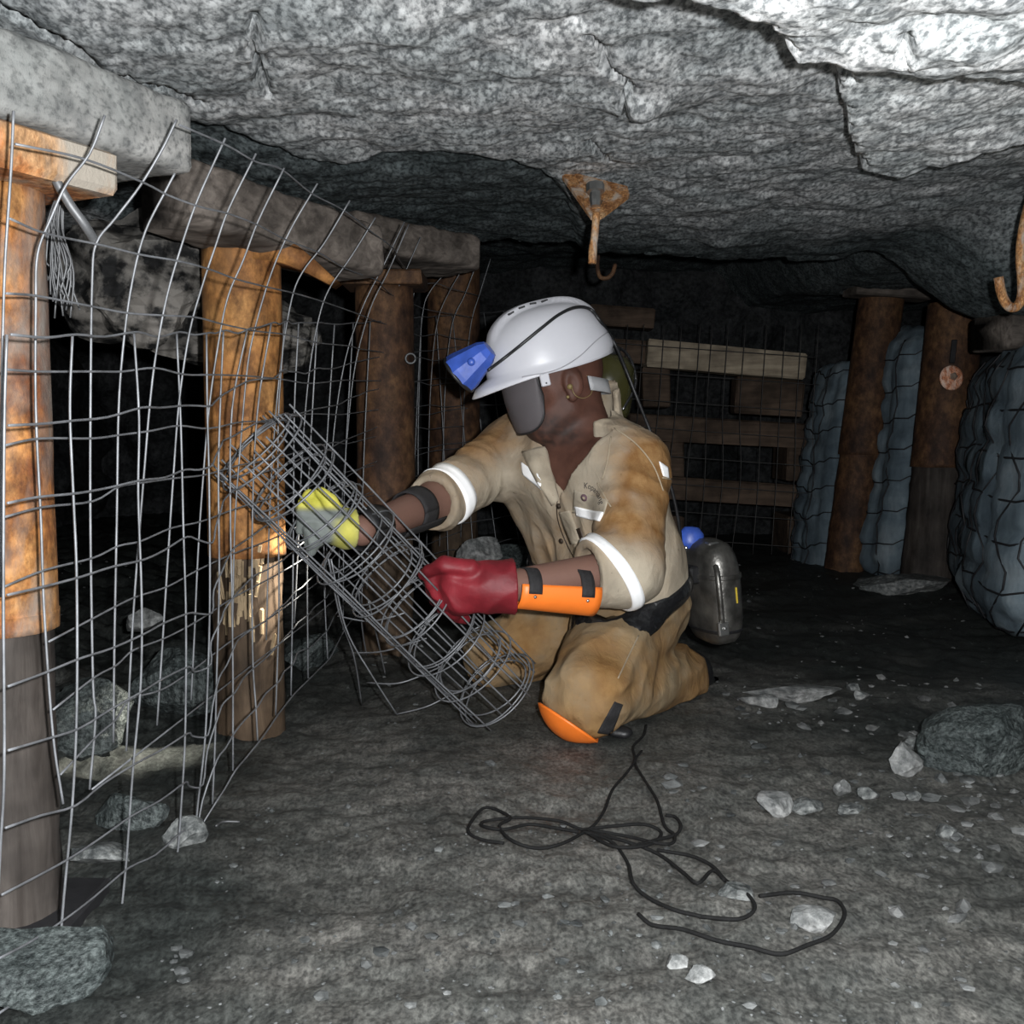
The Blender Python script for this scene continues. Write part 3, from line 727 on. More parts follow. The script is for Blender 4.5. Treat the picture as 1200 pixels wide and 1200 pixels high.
# dim mesh hung in front of the back timbers
bmz = thing('wire_mesh_sheet', P(850, 640, 5.0), 'dim thin wire mesh hung across the timber stack at the back', 'wire mesh')
for k in range(13):
    px = 700 + k * 21; t = np.random.uniform(-6, 6)
    obj('vertical_wire', tube(spline([P(px + t + 12, 380, 4.95), P(px + t + 5, 480, 4.95), P(px, 560, 4.93), P(px - 5 + t, 650, 4.93)], 4), 0.0018, 4), m_wirebk, bmz)
for k in range(8):
    py = 405 + k * 32
    obj('horizontal_wire', tube(spline([P(690, py - 6, 4.94), P(760, py, 4.945), P(860, py + 7, 4.945), P(960, py + 14, 4.94)], 4), 0.0018, 4), m_wirebk, bmz)

# ================================================================== MESH ROLL
A = P(303, 524, 1.86); Bp = P(582, 806, 2.13)
ad = norm(Bp - A); LR = np.linalg.norm(Bp - A); ra_, rb_, _ = frame(ad)
roll = thing('wire_mesh_roll', Bp, 'rolled up galvanised wire mesh held in both gloved hands', 'wire roll')
def rollpt(t, ang, r): return A + ad * t * LR + r * (math.cos(ang) * ra_ + math.sin(ang) * rb_)
NR = 9
for k in range(NR):
    t = k / (NR - 1); ph = np.random.uniform(-0.1, 0.1)
    pts = []
    r0 = 0.068 + np.random.uniform(-0.003, 0.003)
    for a in np.linspace(0, 2 * math.pi * 3.15, 110):
        pts.append(rollpt(t + 0.012 * math.sin(a * 0.5 + k) + 0.006 * (a / 6.28 - 1.5), a + ph, r0 + 0.0085 * a / (2 * math.pi) + 0.003 * math.sin(a * 2.3 + k * 1.7)))
    obj('hoop_wire', tube(pts, 0.0018, 5), m_wire, roll)
ang = 0.3
for k in range(16):
    a = ang + k * 1.18; r = 0.069 + 0.0085 * a / (2 * math.pi) + 0.0015
    e0 = -0.03 + np.random.uniform(-0.02, 0.02); e1 = 1.02 + np.random.uniform(0, 0.02); sw = np.random.uniform(-0.12, 0.12)
    obj('long_wire', tube(spline([rollpt(e0, a - sw, r), rollpt(0.33, a, r + np.random.uniform(-.003, .003)), rollpt(0.66, a, r), rollpt(e1, a + sw, r)], 6), 0.0018, 5), m_wire, roll)
# free tail of the roll hanging to the floor
T = [[(385, 655, 1.98), (398, 720, 2.05), (415, 770, 2.15), (424, 826, 2.3)], [(388, 655, 1.97), (405, 735, 2.02), (435, 790, 2.06), (465, 837, 2.12)],
     [(432, 705, 2.0), (445, 760, 2.2), (452, 792, 2.3)], [(420, 690, 2.0), (425, 740, 2.2), (430, 770, 2.3)]]
for q in T: obj('tail_wire', tube(spline([P(*a) for a in q], 6), 0.0017, 5), m_wire, roll)
for q in [[(396, 722, 2.1), (430, 728, 2.08), (455, 724, 2.05), (475, 718, 2.05)], [(412, 765, 2.15), (450, 763, 2.1), (500, 748, 2.08)],
          [(430, 800, 2.1), (470, 800, 2.06), (520, 780, 2.1)], [(465, 837, 2.12), (500, 828, 2.1), (530, 813, 2.12)]]:
    obj('tail_wire', tube(spline([P(*a) for a in q], 6), 0.0016, 5), m_wire, roll)

# ================================================================== MINER
fl_ = lambda px, py, Y: np.array(P(px, py, Y), np.float32)
SHN, SHF = fl_(742, 548, 2.22), fl_(606, 528, 2.50)
ELN, WRN = fl_(734, 666, 2.09), fl_(578, 690, 1.985)
ELF, WRF = fl_(512, 587, 2.27), fl_(424, 622, 2.01)
HIPN, HIPF = fl_(746, 712, 2.42), fl_(710, 712, 2.58)
KNN, KNF = fl_(686, 816, 2.10), fl_(582, 768, 2.54)
ANN, ANF = fl_(795, 792, 2.48), fl_(742, 772, 2.90)
NECK = fl_(680, 494, 2.345)
WAN, WAF = fl_(734, 676, 2.36), fl_(694, 672, 2.52)
CHN, CHF = fl_(717, 560, 2.28), fl_(636, 547, 2.46)
HC = np.array(P(654, 447, 2.335))
hf = norm(np.array([-0.94, -0.24, -0.24])); hl = norm(np.cross((0, 0, 1), hf)); hu = np.cross(hf, hl)
HA = np.array([hf, hl, hu])
def H(x, y, z): return HC + x * hf + y * hl + z * hu
Hf = lambda x, y, z: H(x, y, z).astype(np.float32)
person = thing('person', ((KNN[0] + HIPN[0]) / 2, 2.3, 0.0), 'kneeling miner in stained khaki overalls and white helmet holding rolled mesh', 'person')

def torso_sdf(p, g=0.0):
    a = cone(p, CHN, WAN, 0.100 + g, 0.100 + g); b = cone(p, CHF, WAF, 0.100 + g, 0.100 + g)
    t = smin(a, b, 0.12)
    t = smin(t, cone(p, SHN + (SHF - SHN) * 0.12, SHF + (SHN - SHF) * 0.12, 0.066 + g, 0.066 + g), 0.07)
    t = smin(t, cone(p, (CHN + CHF) / 2, NECK, 0.10 + g, 0.055 + g), 0.06)
    t = smin(t, cone(p, WAN, HIPN, 0.10 + g, 0.10 + g), 0.06); return smin(t, cone(p, WAF, HIPF, 0.10 + g, 0.10 + g), 0.06)
def body_fn(p):
    t = torso_sdf(p, -0.017)
    for s, e, w_ in ((SHN, ELN, WRN), (SHF, ELF, WRF)):
        t = smin(t, cone(p, s, e, 0.052, 0.042), 0.04); t = smin(t, cone(p, e, w_, 0.041, 0.029), 0.025)
    for h_, k_, a_ in ((HIPN, KNN, ANN), (HIPF, KNF, ANF)):
        t = smin(t, cone(p, h_, k_, 0.08, 0.055), 0.04); t = smin(t, cone(p, k_, a_, 0.052, 0.034), 0.03)
    # neck and head
    t = smin(t, cone(p, Hf(-0.03, 0, -0.06), NECK + np.array([0.0, 0, -0.03], np.float32), 0.056, 0.066), 0.035)
    hd = ell(p, H(-0.008, 0, 0.025), (0.098, 0.077, 0.098), HA)
    hd = smin(hd, ell(p, H(0.028, 0, -0.045), (0.068, 0.060, 0.072), HA), 0.03)
    hd = smin(hd, ell(p, H(0.062, 0, -0.092), (0.030, 0.032, 0.026), HA), 0.03)       # chin
    hd = smin(hd, cone(p, Hf(0.0, 0.052, -0.062), Hf(0.055, 0.026, -0.095), 0.02, 0.02), 0.025)
    hd = smin(hd, cone(p, Hf(0.0, -0.052, -0.062), Hf(0.055, -0.026, -0.095), 0.02, 0.02), 0.025)
    for s in (1, -1):
        hd = smin(hd, ell(p, H(0.062, s * 0.046, -0.022), (0.02, 0.024, 0.018), HA), 0.02)   # cheekbone
        hd = smin(hd, cone(p, Hf(0.084, s * 0.012, 0.024), Hf(0.070, s * 0.052, 0.022), 0.012, 0.012), 0.015)   # brow
        hd = -smin(-hd, ell(p, H(0.094, s * 0.032, 0.004), (0.016, 0.020, 0.013), HA), 0.012)     # eye socket
        hd = smin(hd, ell(p, H(-0.008, s * 0.078, -0.008), (0.022, 0.010, 0.033), HA), 0.008)    # ear
        hd = smin(hd, ell(p, H(0.0, s * 0.078, -0.036), (0.010, 0.007, 0.011), HA), 0.006)
        e_ = ell(p, H(-0.004, s * 0.090, -0.010), (0.012, 0.008, 0.020), HA); hd = -smin(-hd, e_, 0.004)
        hd = smin(hd, ell(p, H(0.103, s * 0.013, -0.036), (0.010, 0.010, 0.008), HA), 0.008)
    hd = smin(hd, cone(p, Hf(0.094, 0, 0.012), Hf(0.112, 0, -0.032), 0.009, 0.013), 0.014)        # nose
    hd = smin(hd, ell(p, H(0.094, 0, -0.062), (0.012, 0.024, 0.007), HA), 0.006)
    hd = smin(hd, ell(p, H(0.091, 0, -0.076), (0.012, 0.021, 0.008), HA), 0.006)
    return smin(t, hd, 0.02)
v, f = nets(body_fn, (-0.36, 1.90, 0.0), (0.50, 3.0, 0.86), 0.0032)
loc = (v - HC) @ HA.T
nb_ = fbm(v, 60, 2)
beard = sstep(-0.045, -0.075, loc[:, 2] - 0.35 * (loc[:, 0] - 0.06) * (loc[:, 0] < 0.06)) * sstep(-0.02, 0.02, loc[:, 0]) * sstep(-0.145, -0.12, loc[:, 2]) * np.clip(0.75 + 0.8 * nb_, 0, 1) * 0.85
def near(vv, a, b, r0, r1):
    return sstep(r1, r0, cone(vv.astype(np.float32), a, b, 0, 0))
armm = np.clip(near(v, WRN, ELN, 0.06, 0.09) + near(v, WRF, ELF, 0.06, 0.09), 0, 1) * 0.75
obj('body', (v, f), m_skin, person, attrs={'beard': beard, 'arm': armm})
for s in (1, -1):
    e_v, e_f = ICO[2]; obj('eye', (e_v * 0.0125 + H(0.084, s * 0.032, 0.004), e_f), m_eye, person)

# ---- jacket
chest_c = (CHN + CHF) / 2; lat = norm(SHN - SHF); axis_t = norm(np.array(NECK) - (WAN + WAF) / 2)
fwd = norm(np.cross(lat, axis_t)); 
if fwd[1] > 0: fwd = -fwd
def on_torso(px, py, g=0.012):
    ys_ = np.linspace(1.9, 2.6, 700); q = np.array([P(px, py, y) for y in ys_], np.float32); d_ = torso_sdf(q, g); return q[np.argmax(d_ < 0)].astype(float)
VB = on_torso(654, 592)                            # bottom of the open neck
def folds(p):
    ua = norm(SHN - ELN)
    wN = np.clip(1 - cone(p, SHN, ELN, 0.05, 0.05) / 0.06, 0, 1); wF = np.clip(1 - cone(p, SHF, ELF, 0.05, 0.05) / 0.06, 0, 1)
    wE = np.clip(1 - cone(p, ELN, WRN, 0.05, 0.05) / 0.06, 0, 1)
    d = 0
    for wgt, ax_ in ((wN, ua), (wF, norm(ELF - SHF)), (wE, norm(WRN - ELN))):
        al = p @ np.asarray(ax_, np.float32); q = np.stack([p[:, 0] * 6, p[:, 1] * 6, p[:, 2] * 6], 1) + al[:, None] * np.asarray(ax_, np.float32) * 16
        d = d + wgt * (0.007 * (0.5 - np.abs(perlin(q)) * 2))
    tw = np.clip(1 - (wN + wF + wE), 0, 1)
    al = p @ axis_t.astype(np.float32); q = p * 17 - al[:, None] * axis_t.astype(np.float32) * 11
    d = d + tw * 0.006 * (0.5 - np.abs(perlin(q + 3)) * 2)
    # blousing above the belt
    return d + 0.0035 * perlin(p * 14)
def sleeve(p):
    a = smin(cone(p, SHN, ELN, 0.076, 0.072), cone(p, ELN, ELN + (WRN - ELN) * 0.27, 0.071, 0.068), 0.03)
    b = smin(cone(p, SHF, ELF, 0.080, 0.060), cone(p, ELF, ELF + (WRF - ELF) * 0.03, 0.060, 0.056), 0.02)
    return a, b
cN = (WRN - ELN) / np.linalg.norm(WRN - ELN); cF = (WRF - ELF) / np.linalg.norm(WRF - ELF)
cutN = ELN + (WRN - ELN) * 0.30; cutF = ELF + (WRF - ELF) * 0.08
def jacket_fn(p):
    t = torso_sdf(p, 0.012)
    # blousing
    t = smin(t, cone(p, (WAN + CHN) / 2 + 0.3 * (WAN - CHN), WAN, 0.118, 0.113), 0.05)
    a, b = sleeve(p)
    a = np.maximum(a, (p - cutN) @ cN); b = np.maximum(b, (p - cutF) @ cF)
    # hollow cuffs
    ca = cone(p, ELN + (WRN - ELN) * 0.20, WRN, 0.050, 0.052); cb = cone(p, ELF + (WRF - ELF) * 0.02, WRF, 0.043, 0.045)
    a = np.maximum(a, -ca); b = np.maximum(b, -cb)
    t = smin(t, a, 0.022); t = smin(t, b, 0.05)
    # trim at the waist
    wz = (p - (WAN + WAF) / 2 ) @ axis_t.astype(np.float32); t = np.maximum(t, -(wz + 0.035))
    # open V neck
    q = p - VB.astype(np.float32); up_ = q @ axis_t.astype(np.float32); la = q @ lat.astype(np.float32); fo = (p - chest_c) @ fwd.astype(np.float32)
    wedge = np.maximum(np.abs(la + 0.02 * 0) - np.clip(up_, 0, 1) * 0.74, -up_) * 0.85
    wedge = np.maximum(wedge, 0.02 - fo)
    t = np.maximum(t, -wedge)
    nb0 = NECK - (axis_t * 0.05).astype(np.float32); nb1 = NECK + (axis_t * 0.10 - fwd * 0.02).astype(np.float32)
    stand = np.maximum(cone(p, nb0, nb1, 0.088, 0.084), (p - NECK) @ axis_t.astype(np.float32) - 0.038 + 0.25 * ((p - NECK) @ fwd.astype(np.float32)))
    stand = np.maximum(np.maximum(stand, -wedge), (p - NECK) @ fwd.astype(np.float32) + 0.050)
    t = smin(t, stand, 0.015)
    sh_ = (lat * 0.012 + fwd * 0.014).astype(np.float32); neckhole = np.minimum(cone(p, nb0, nb1, 0.067, 0.074), cone(p, nb0 + sh_ + (axis_t * 0.045).astype(np.float32), nb1 + sh_, 0.074, 0.076))
    t = np.maximum(t, -neckhole)
    return t - folds(p) * sstep(0.05, 0.03, np.abs(t)) * np.clip(1 - 1.2 * sstep(0.03, 0.01, np.abs((p - cutN) @ cN) + 9 * (cone(p, ELN, WRN, 0.07, 0.07) > 0.04)), 0, 1)
v, f = nets(jacket_fn, (-0.30, 1.90, 0.10), (0.52, 2.80, 0.80), 0.0045)
pn = v
px_ = 600 + F * (pn[:, 0]) / pn[:, 1]
stain = 1.0 * near(v, SHN + np.array([0.04, -0.05, -0.01], np.float32), (SHN + ELN) / 2 + np.array([0.0, -0.06, 0.0], np.float32), 0.02, 0.12) * (0.75 + 0.7 * fbm(v, 8, 3))
stain += 0.8 * near(v, WAN + np.array([0.05, 0.05, 0.02], np.float32), WAN + np.array([0.1, 0.1, 0.02], np.float32), 0.04, 0.13)
stain += 0.5 * near(v, SHF + np.array([0, 0, 0.06], np.float32), (SHF + ELF) / 2 + np.array([0, 0, 0.06], np.float32), 0.03, 0.1) + 0.33 + 0.4 * fbm(v + 4, 5, 3)
jacket = obj('jacket', (v, f), m_jack, person, attrs={'stain': np.clip(stain, 0, 1)})
bvJ = BVHTree.FromPolygons([tuple(x) for x in v], [tuple(x) for x in f.tolist()])
def hit(px, py, bv=None):
    bv = bv or bvJ; d = norm(ray(px, py)); r = bv.ray_cast(Vector(CAM), Vector(d))
    if r[0] is None: return None
    n_ = np.array(r[1]); 
    if n_ @ d > 0: n_ = -n_
    return np.array(r[0]), n_
def drape(corners, nu, nv, th=0.003, bv=None, shape=None):
    """thin patch laid on a surface; corners in order; shape(u,v) -> optional keep"""
    c = np.array(corners, float); T_ = {}; V = []; top_i = {}
    for i in range(nu + 1):
        for j in range(nv + 1):
            u, w_ = i / nu, j / nv
            q = (c[0] * (1 - u) + c[1] * u) * (1 - w_) + (c[3] * (1 - u) + c[2] * u) * w_
            h_ = hit(q[0], q[1], bv)
            if h_ is None: continue
            top_i[(i, j)] = len(V); V.append(h_[0] + h_[1] * th); V.append(h_[0] - h_[1] * 0.002)
    Fc = []; edges = {}
    for i in range(nu):
        for j in range(nv):
            k = [(i, j), (i + 1, j), (i + 1, j + 1), (i, j + 1)]
            if all(a in top_i for a in k):
                q = [top_i[a] for a in k]
                if max(np.linalg.norm(V[q[a]] - V[q[(a + 1) % 4]]) for a in range(4)) > 0.12: continue
                Fc.append(q); Fc.append([a + 1 for a in q[::-1]])
                for a in range(4): edges[(q[a], q[(a + 1) % 4])] = edges.get((q[(a + 1) % 4], q[a]), 0) or 1
    es = set()
    for q in Fc[::2]:
        for a in range(4): es.add((q[a], q[(a + 1) % 4]))
    for a, b in list(es):
        if (b, a) not in es: Fc.append([b, a, a + 1, b + 1])
    return np.array(V), Fc
def drape_line(pts, r, n=8, bv=None, lift=0.5):
    out = []
    for q in catmull_px(pts, n):
        h_ = hit(q[0], q[1], bv)
        if h_ is not None: out.append(h_[0] + h_[1] * r * lift)
    return tube(out, r, 5)
def ring_band(center, axis, w_, bv, extra=0.003, n=48, ref=(0, 0, 1), a0=0, a1=2 * math.pi, far=0.2, m=4, bulge=0.0, inner=0.003):
    """band wrapped round a limb; every point pressed onto the surface below"""
    a, b, d = frame(axis, ref); V = []; K = []
    closed = abs(a1 - a0 - 2 * math.pi) < 1e-6
    nn = n if closed else n + 1
    for k in range(nn):
        an = a0 + (a1 - a0) * k / n; di = math.cos(an) * a + math.sin(an) * b
        for j in range(m):
            o = np.asarray(center, float) + d * w_ * (j / (m - 1) - 0.5)
            r = bv.ray_cast(Vector(o + di * far), Vector(-di), far * 1.2)
            rad = 0.05 if r[0] is None else (np.array(r[0]) - o) @ di
            K.append(rad); V.append((o, di))
    K = np.array(K).reshape(nn, m)
    for _ in range(2):
        K = (np.roll(K, 1, 0) + 2 * K + np.roll(K, -1, 0)) / 4 if closed else K
    outv = []
    for k in range(nn):
        for j in range(m): o, di = V[k * m + j]; outv.append(o + di * (K[k, j] + extra + bulge * math.sin(math.pi * j / (m - 1))))
        for j in reversed(range(m)): o, di = V[k * m + j]; outv.append(o + di * (K[k, j] - inner))
    r_ = 2 * m; Fc = []
    for k in range(nn if closed else nn - 1):
        for j in range(r_):
            p0 = k * r_ + j; p1 = k * r_ + (j + 1) % r_; q0 = ((k + 1) % nn) * r_ + j; q1 = ((k + 1) % nn) * r_ + (j + 1) % r_
            Fc.append([p0, q0, q1, p1])
    if not closed: Fc += [list(range(r_)), [(nn - 1) * r_ + k for k in range(r_)][::-1]]
    return np.array(outv), Fc
obj('reflective_tape', ring_band(ELN + (WRN - ELN) * 0.13 , norm(cN * 0.85 + np.array([0, 0, -0.42])), 0.023, bvJ, 0.005, far=0.105), m_tape, jacket)
obj('reflective_tape', ring_band(ELF - (ELF - SHF) * 0.12, norm(ELF - SHF), 0.032, bvJ, 0.003), m_tape, jacket)
obj('reflective_tape', drape([(611, 541), (641, 564), (643, 580), (613, 556)], 14, 6), m_tape, jacket)
obj('reflective_tape', drape([(674, 593), (708, 601), (703, 611), (676, 604)], 14, 6, 0.0035), m_tape, jacket)
obj('reflective_tape', drape([(772, 541), (782, 548), (783, 560), (777, 558)], 8, 6), m_tape, jacket)
# collar: a folded flap on each side of the open neck
def strip(inner, outer, n=26, m=7, th=0.006):
    a = catmull_px(inner, 10); b = catmull_px(outer, 10); V = []; Fc = []
    a = a[np.linspace(0, len(a) - 1, n).round().astype(int)]; b = b[np.linspace(0, len(b) - 1, n).round().astype(int)]
    last = None
    for i in range(n):
        for j in range(m):
            t = j / (m - 1); q_ = a[i] * (1 - t) + b[i] * t; h_ = hit(q_[0], q_[1])
            if h_ is None or (last is not None and np.linalg.norm(h_[0] - last[0]) > 0.05): h_ = last
            last = h_ if h_ is not None else last
            e = th * (0.6 + 0.6 * math.sin(math.pi * min(1, t + 0.15))); V += [h_[0] + h_[1] * e, h_[0] - h_[1] * 0.002]
        last = (np.array(V[-2 * m]), last[1])
    for i in range(n - 1):
        for j in range(m - 1):
            k = [2 * (i * m + j), 2 * (i * m + j + 1), 2 * ((i + 1) * m + j + 1), 2 * ((i + 1) * m + j)]
            Fc.append(k); Fc.append([x + 1 for x in k[::-1]])
    bd = [i * m for i in range(n)] + [(n - 1) * m + j for j in range(1, m)] + [i * m + m - 1 for i in range(n - 2, -1, -1)] + [j for j in range(m - 2, 0, -1)]
    for x, y in zip(bd, bd[1:] + bd[:1]): Fc.append([2 * x, 2 * y, 2 * y + 1, 2 * x + 1])
    return np.array(V), Fc
# pocket with flap, placket, buttons, seams
obj('pocket_flap', drape([(673, 574), (713, 586), (708, 603), (671, 601)], 18, 12, 0.0015), m_jack, jacket)
pl_ = strip([(655, 600), (660, 616), (669, 638)], [(668, 598), (674, 614), (682, 636)], 16, 5, 0.003); obj('placket', pl_, m_jack, jacket, attrs={'stain': np.full(len(pl_[0]), 0.15)})
for (a, b) in ((655, 593), (658, 634), (667, 664)):
    h_ = hit(a, b)
    if h_ is not None: obj('button', lathe([(0.006, -0.001), (0.0062, 0.003), (0.005, 0.0045), (0.001, 0.004)], h_[0], h_[1], 14), m_brass, jacket)
obj('pen_slot', drape([(675, 620), (680, 618), (684, 631), (679, 633)], 4, 8, 0.002), m_brass, jacket)
for ln in ([(720, 502), (745, 520), (765, 545), (777, 575)], [(776, 560), (790, 562)], [(716, 512), (712, 540), (706, 562)], [(700, 566), (716, 594)]):
    g_ = drape_line(ln, 0.0016); obj('seam', g_, m_seam, jacket)
obj('placket_seam', drape_line([(653, 580), (654, 610), (668, 645), (684, 670)], 0.0013), m_brass, jacket)
# embroidered arc of letters over a round badge
def text_mesh(s, size):
    cu = bpy.data.curves.new('t', 'FONT'); cu.body = s; cu.size = size; cu.align_x = 'CENTER'; cu.resolution_u = 3
    to = bpy.data.objects.new('t', cu); COL.objects.link(to)
    me = bpy.data.meshes.new_from_object(to.evaluated_get(bpy.context.evaluated_depsgraph_get()))
    v = np.array([q.co[:] for q in me.vertices]); f = [list(q.vertices) for q in me.polygons]
    bpy.data.objects.remove(to); bpy.data.curves.remove(cu); bpy.data.meshes.remove(me); return v, f
bpy.context.view_layer.update()
tv, tf = text_mesh('Kopanang', 10.0)
V = []
for q in tv:
    a = R(38) + q[0] / 28.0; rr = 24 + q[1]
    # arc round the badge in the plane of the pocket
    qx = 686 + rr * math.sin(a) * 0.78; qy = 596 - rr * math.cos(a)
    h_ = hit(qx, qy); V.append(h_[0] + h_[1] * 0.0035 if h_ else np.array(P(qx, qy, 2.15)))
obj('embroidered_name', (np.array(V), tf), m_thread, jacket, smooth=False)
h_ = hit(685, 583)
if h_:
    bo = obj('embroidered_badge', lathe([(0.001, 0.0035), (0.0075, 0.0035), (0.008, 0.001)], h_[0], h_[1], 20), m_purple, jacket)
    obj('badge_centre', lathe([(0.001, 0.0045), (0.0035, 0.0045), (0.0038, 0.002)], h_[0], h_[1], 6), m_seam, bo)
for inn, out in (([(703, 484), (698, 514), (685, 550), (661, 582)], [(722, 492), (724, 520), (708, 556), (672, 598)]),
                 ([(640, 524), (645, 545), (650, 566), (655, 586)], [(612, 530), (621, 549), (633, 570), (647, 592)])):
    g_ = strip(inn, out); obj('collar', g_, m_jack, jacket, attrs={'stain': np.full(len(g_[0]), 0.12)})

# ---- trousers
def trouser_fn(p):
    t = smin(cone(p, HIPN, KNN, 0.118, 0.082), cone(p, HIPF, KNF, 0.112, 0.078), 0.03)
    t = smin(t, cone(p, WAN * 0.6 + HIPN * 0.4, WAF * 0.6 + HIPF * 0.4, 0.108, 0.108), 0.05)
    t = smin(t, cone(p, KNN + np.array([0.01, 0, 0.005], np.float32), ANN, 0.080, 0.072), 0.018); t = smin(t, cone(p, KNF, ANF, 0.075, 0.068), 0.02)
    t = np.maximum(t, (p - ANN) @ ((ANN - KNN) / np.linalg.norm(ANN - KNN)) - 0.03)
    q = np.stack([p[:, 0] * 7, p[:, 1] * 7, p[:, 2] * 22], 1)
    dN = norm(KNN - HIPN).astype(np.float32); al = p @ dN
    q2 = p * 16 - al[:, None] * dN * 9
    return t - (0.007 * (0.5 - np.abs(perlin(q2)) * 2) + 0.004 * (0.5 - np.abs(perlin(q + 3)) * 2) + 0.003 * perlin(p * 12)) * (np.abs(t) < 0.05)
v, f = nets(trouser_fn, (-0.20, 1.95, -0.01), (0.55, 3.05, 0.36), 0.0045)
v[:, 2] = np.maximum(v[:, 2], 0.002)
st = 0.65 + 0.6 * fbm(v, 6, 3) + 0.4 * near(v, KNN, ANN, 0.05, 0.1)
trou = obj('trousers', (v, f), m_trou, person, attrs={'stain': np.clip(st, 0, 1)})
bvT = BVHTree.FromPolygons([tuple(x) for x in v], [tuple(x) for x in f.tolist()])
obj('seam', drape_line([(748, 745), (735, 772), (724, 795)], 0.0016, bv=bvT), m_seam, trou)
# boots behind the shins
for (a_, dirv) in ((ANN, norm(ANN - KNN)), (ANF, norm(ANF - KNF))):
    c_ = a_ + dirv * 0.06
    def boot_fn(p, a_=a_, dirv=dirv):
        t = cone(p, a_ - dirv * 0.01, a_ + dirv * 0.06, 0.052, 0.05)
        toe = a_ + dirv * 0.10 + np.array([0.02, 0.02, -0.05]); t = smin(t, cone(p, a_ + dirv * 0.07, toe, 0.048, 0.042), 0.03)
        return t
    v, f = nets(boot_fn, c_ - 0.16, c_ + 0.2, 0.006); v[:, 2] = np.maximum(v[:, 2], 0.003)
    obj('boot', (v, f), m_black, person)
# belt
class HipField:
    """stand-in for a BVH: where a ray from outside meets the waist"""
    def ray_cast(self, o, d, far=0.4):
        t = np.linspace(0, far, 200); q_ = (np.array(o)[None] + t[:, None] * np.array(d)[None]).astype(np.float32)
        v_ = np.minimum(torso_sdf(q_, 0.013), smin(cone(q_, HIPN, KNN, 0.118, 0.082), cone(q_, HIPF, KNF, 0.112, 0.078), 0.03)); m_ = v_ < 0
        if not m_.any(): return (None, None)
        return (Vector(q_[np.argmax(m_)].tolist()), None)
bvB = HipField()
wc = (np.array(WAN, float) + WAF) / 2 + axis_t * 0.004
belt = obj('belt', ring_band(wc, norm(axis_t + 0.10 * lat), 0.050, bvB, 0.010, n=72, far=0.26, m=9, inner=0.006, bulge=0.010), m_patent, person)

# ---- hard hat
HB = H(0.014, 0, 0.048)
hatp = norm(hf + np.array([0, 0, -0.02])); 
def Hh(x, y, z): return HB + x * hf + y * hl + z * hu
nu, nv = 72, 30
V = []
def hat_r(u):
    return 0.138 if math.cos(u) > 0 else 0.132
prof = []
for i in range(nu):
    u = 2 * math.pi * i / nu; cu, su = math.cos(u), math.sin(u)
    ex, ey = 0.141 * cu, 0.112 * su
    for j in range(nv):
        t = j / (nv - 1)
        if j == 0:   # rim edge
            pk = max(0, cu) ** 2.2 * 0.033; k = 1.045
            V.append(Hh(ex * k + pk * cu, ey * k + pk * su * 0.5, -0.024 - 0.017 * max(0, cu) ** 3 + 0.012 * max(0, -cu) ** 2)); continue
        if j == 1:
            pk = max(0, cu) ** 2.2 * 0.022; k = 1.035
            V.append(Hh(ex * k + pk * cu, ey * k, -0.017 - 0.006 * max(0, cu) ** 3 + 0.012 * max(0, -cu) ** 2)); continue
        a = (j - 2) / (nv - 3) * math.pi / 2; rr = math.cos(a) ** 0.72; zz = 0.128 * math.sin(a) ** 0.95
        x, y = ex * rr, ey * rr
        zz = zz + 0.011 * sstep(0.034, 0.026, abs(y)) * sstep(0.055, 0.085, zz)
        if cu < 0: x *= 1 + 0.05 * sstep(0.05, 0.0, zz)
        V.append(Hh(x - 0.004, y, zz - 0.008 + 0.012 * max(0, -cu) ** 2 * (1 - t)))
hat = obj('hard_hat', (np.array(V), grid_faces(nu, nv, wrap=True)), m_white, person)
sm = hat.modifiers.new('thickness', 'SOLIDIFY'); sm.thickness = 0.003; sm.offset = -1
hv = np.array(V); hfc = grid_faces(nu, nv, wrap=True)
bvH = BVHTree.FromPolygons([tuple(x) for x in hv], [tuple(x) for x in hfc.tolist()])
for k, x in enumerate((0.062, 0.036, 0.010, -0.016)):
    r = bvH.ray_cast(Vector(Hh(x, 0.0285, 0.3)), Vector(-hu)); c_ = np.array(r[0]) if r[0] else Hh(x, 0.0285, 0.13)
    r2 = bvH.ray_cast(Vector(Hh(x + 0.008, 0.0285, 0.3)), Vector(-hu)); dd = norm(np.array(r2[0]) - c_)
    a_, b_, _ = frame(dd, hu); obj('vent_slot', box(c_, (0.0022, 0.0022, 0.0075), (a_, b_, dd), 0.0008), m_black, hat)
obj('chin_lug', box(H(0.060, 0.110, 0.013), (0.010, 0.004, 0.013), HA, 0.003), m_white, hat)
obj('lug_hole', lathe([(0.0012, 0.0055), (0.0018, 0.0055), (0.0018, 0)], H(0.060, 0.110, 0.006), hl, 10), m_black, hat)
# crease below the dome
obj('side_crease', drape_line([(612, 442), (650, 434), (676, 420), (700, 398), (714, 388)], 0.0012, bv=bvH), plain('grey_crease', (0.32, 0.32, 0.34), 0.6), hat)
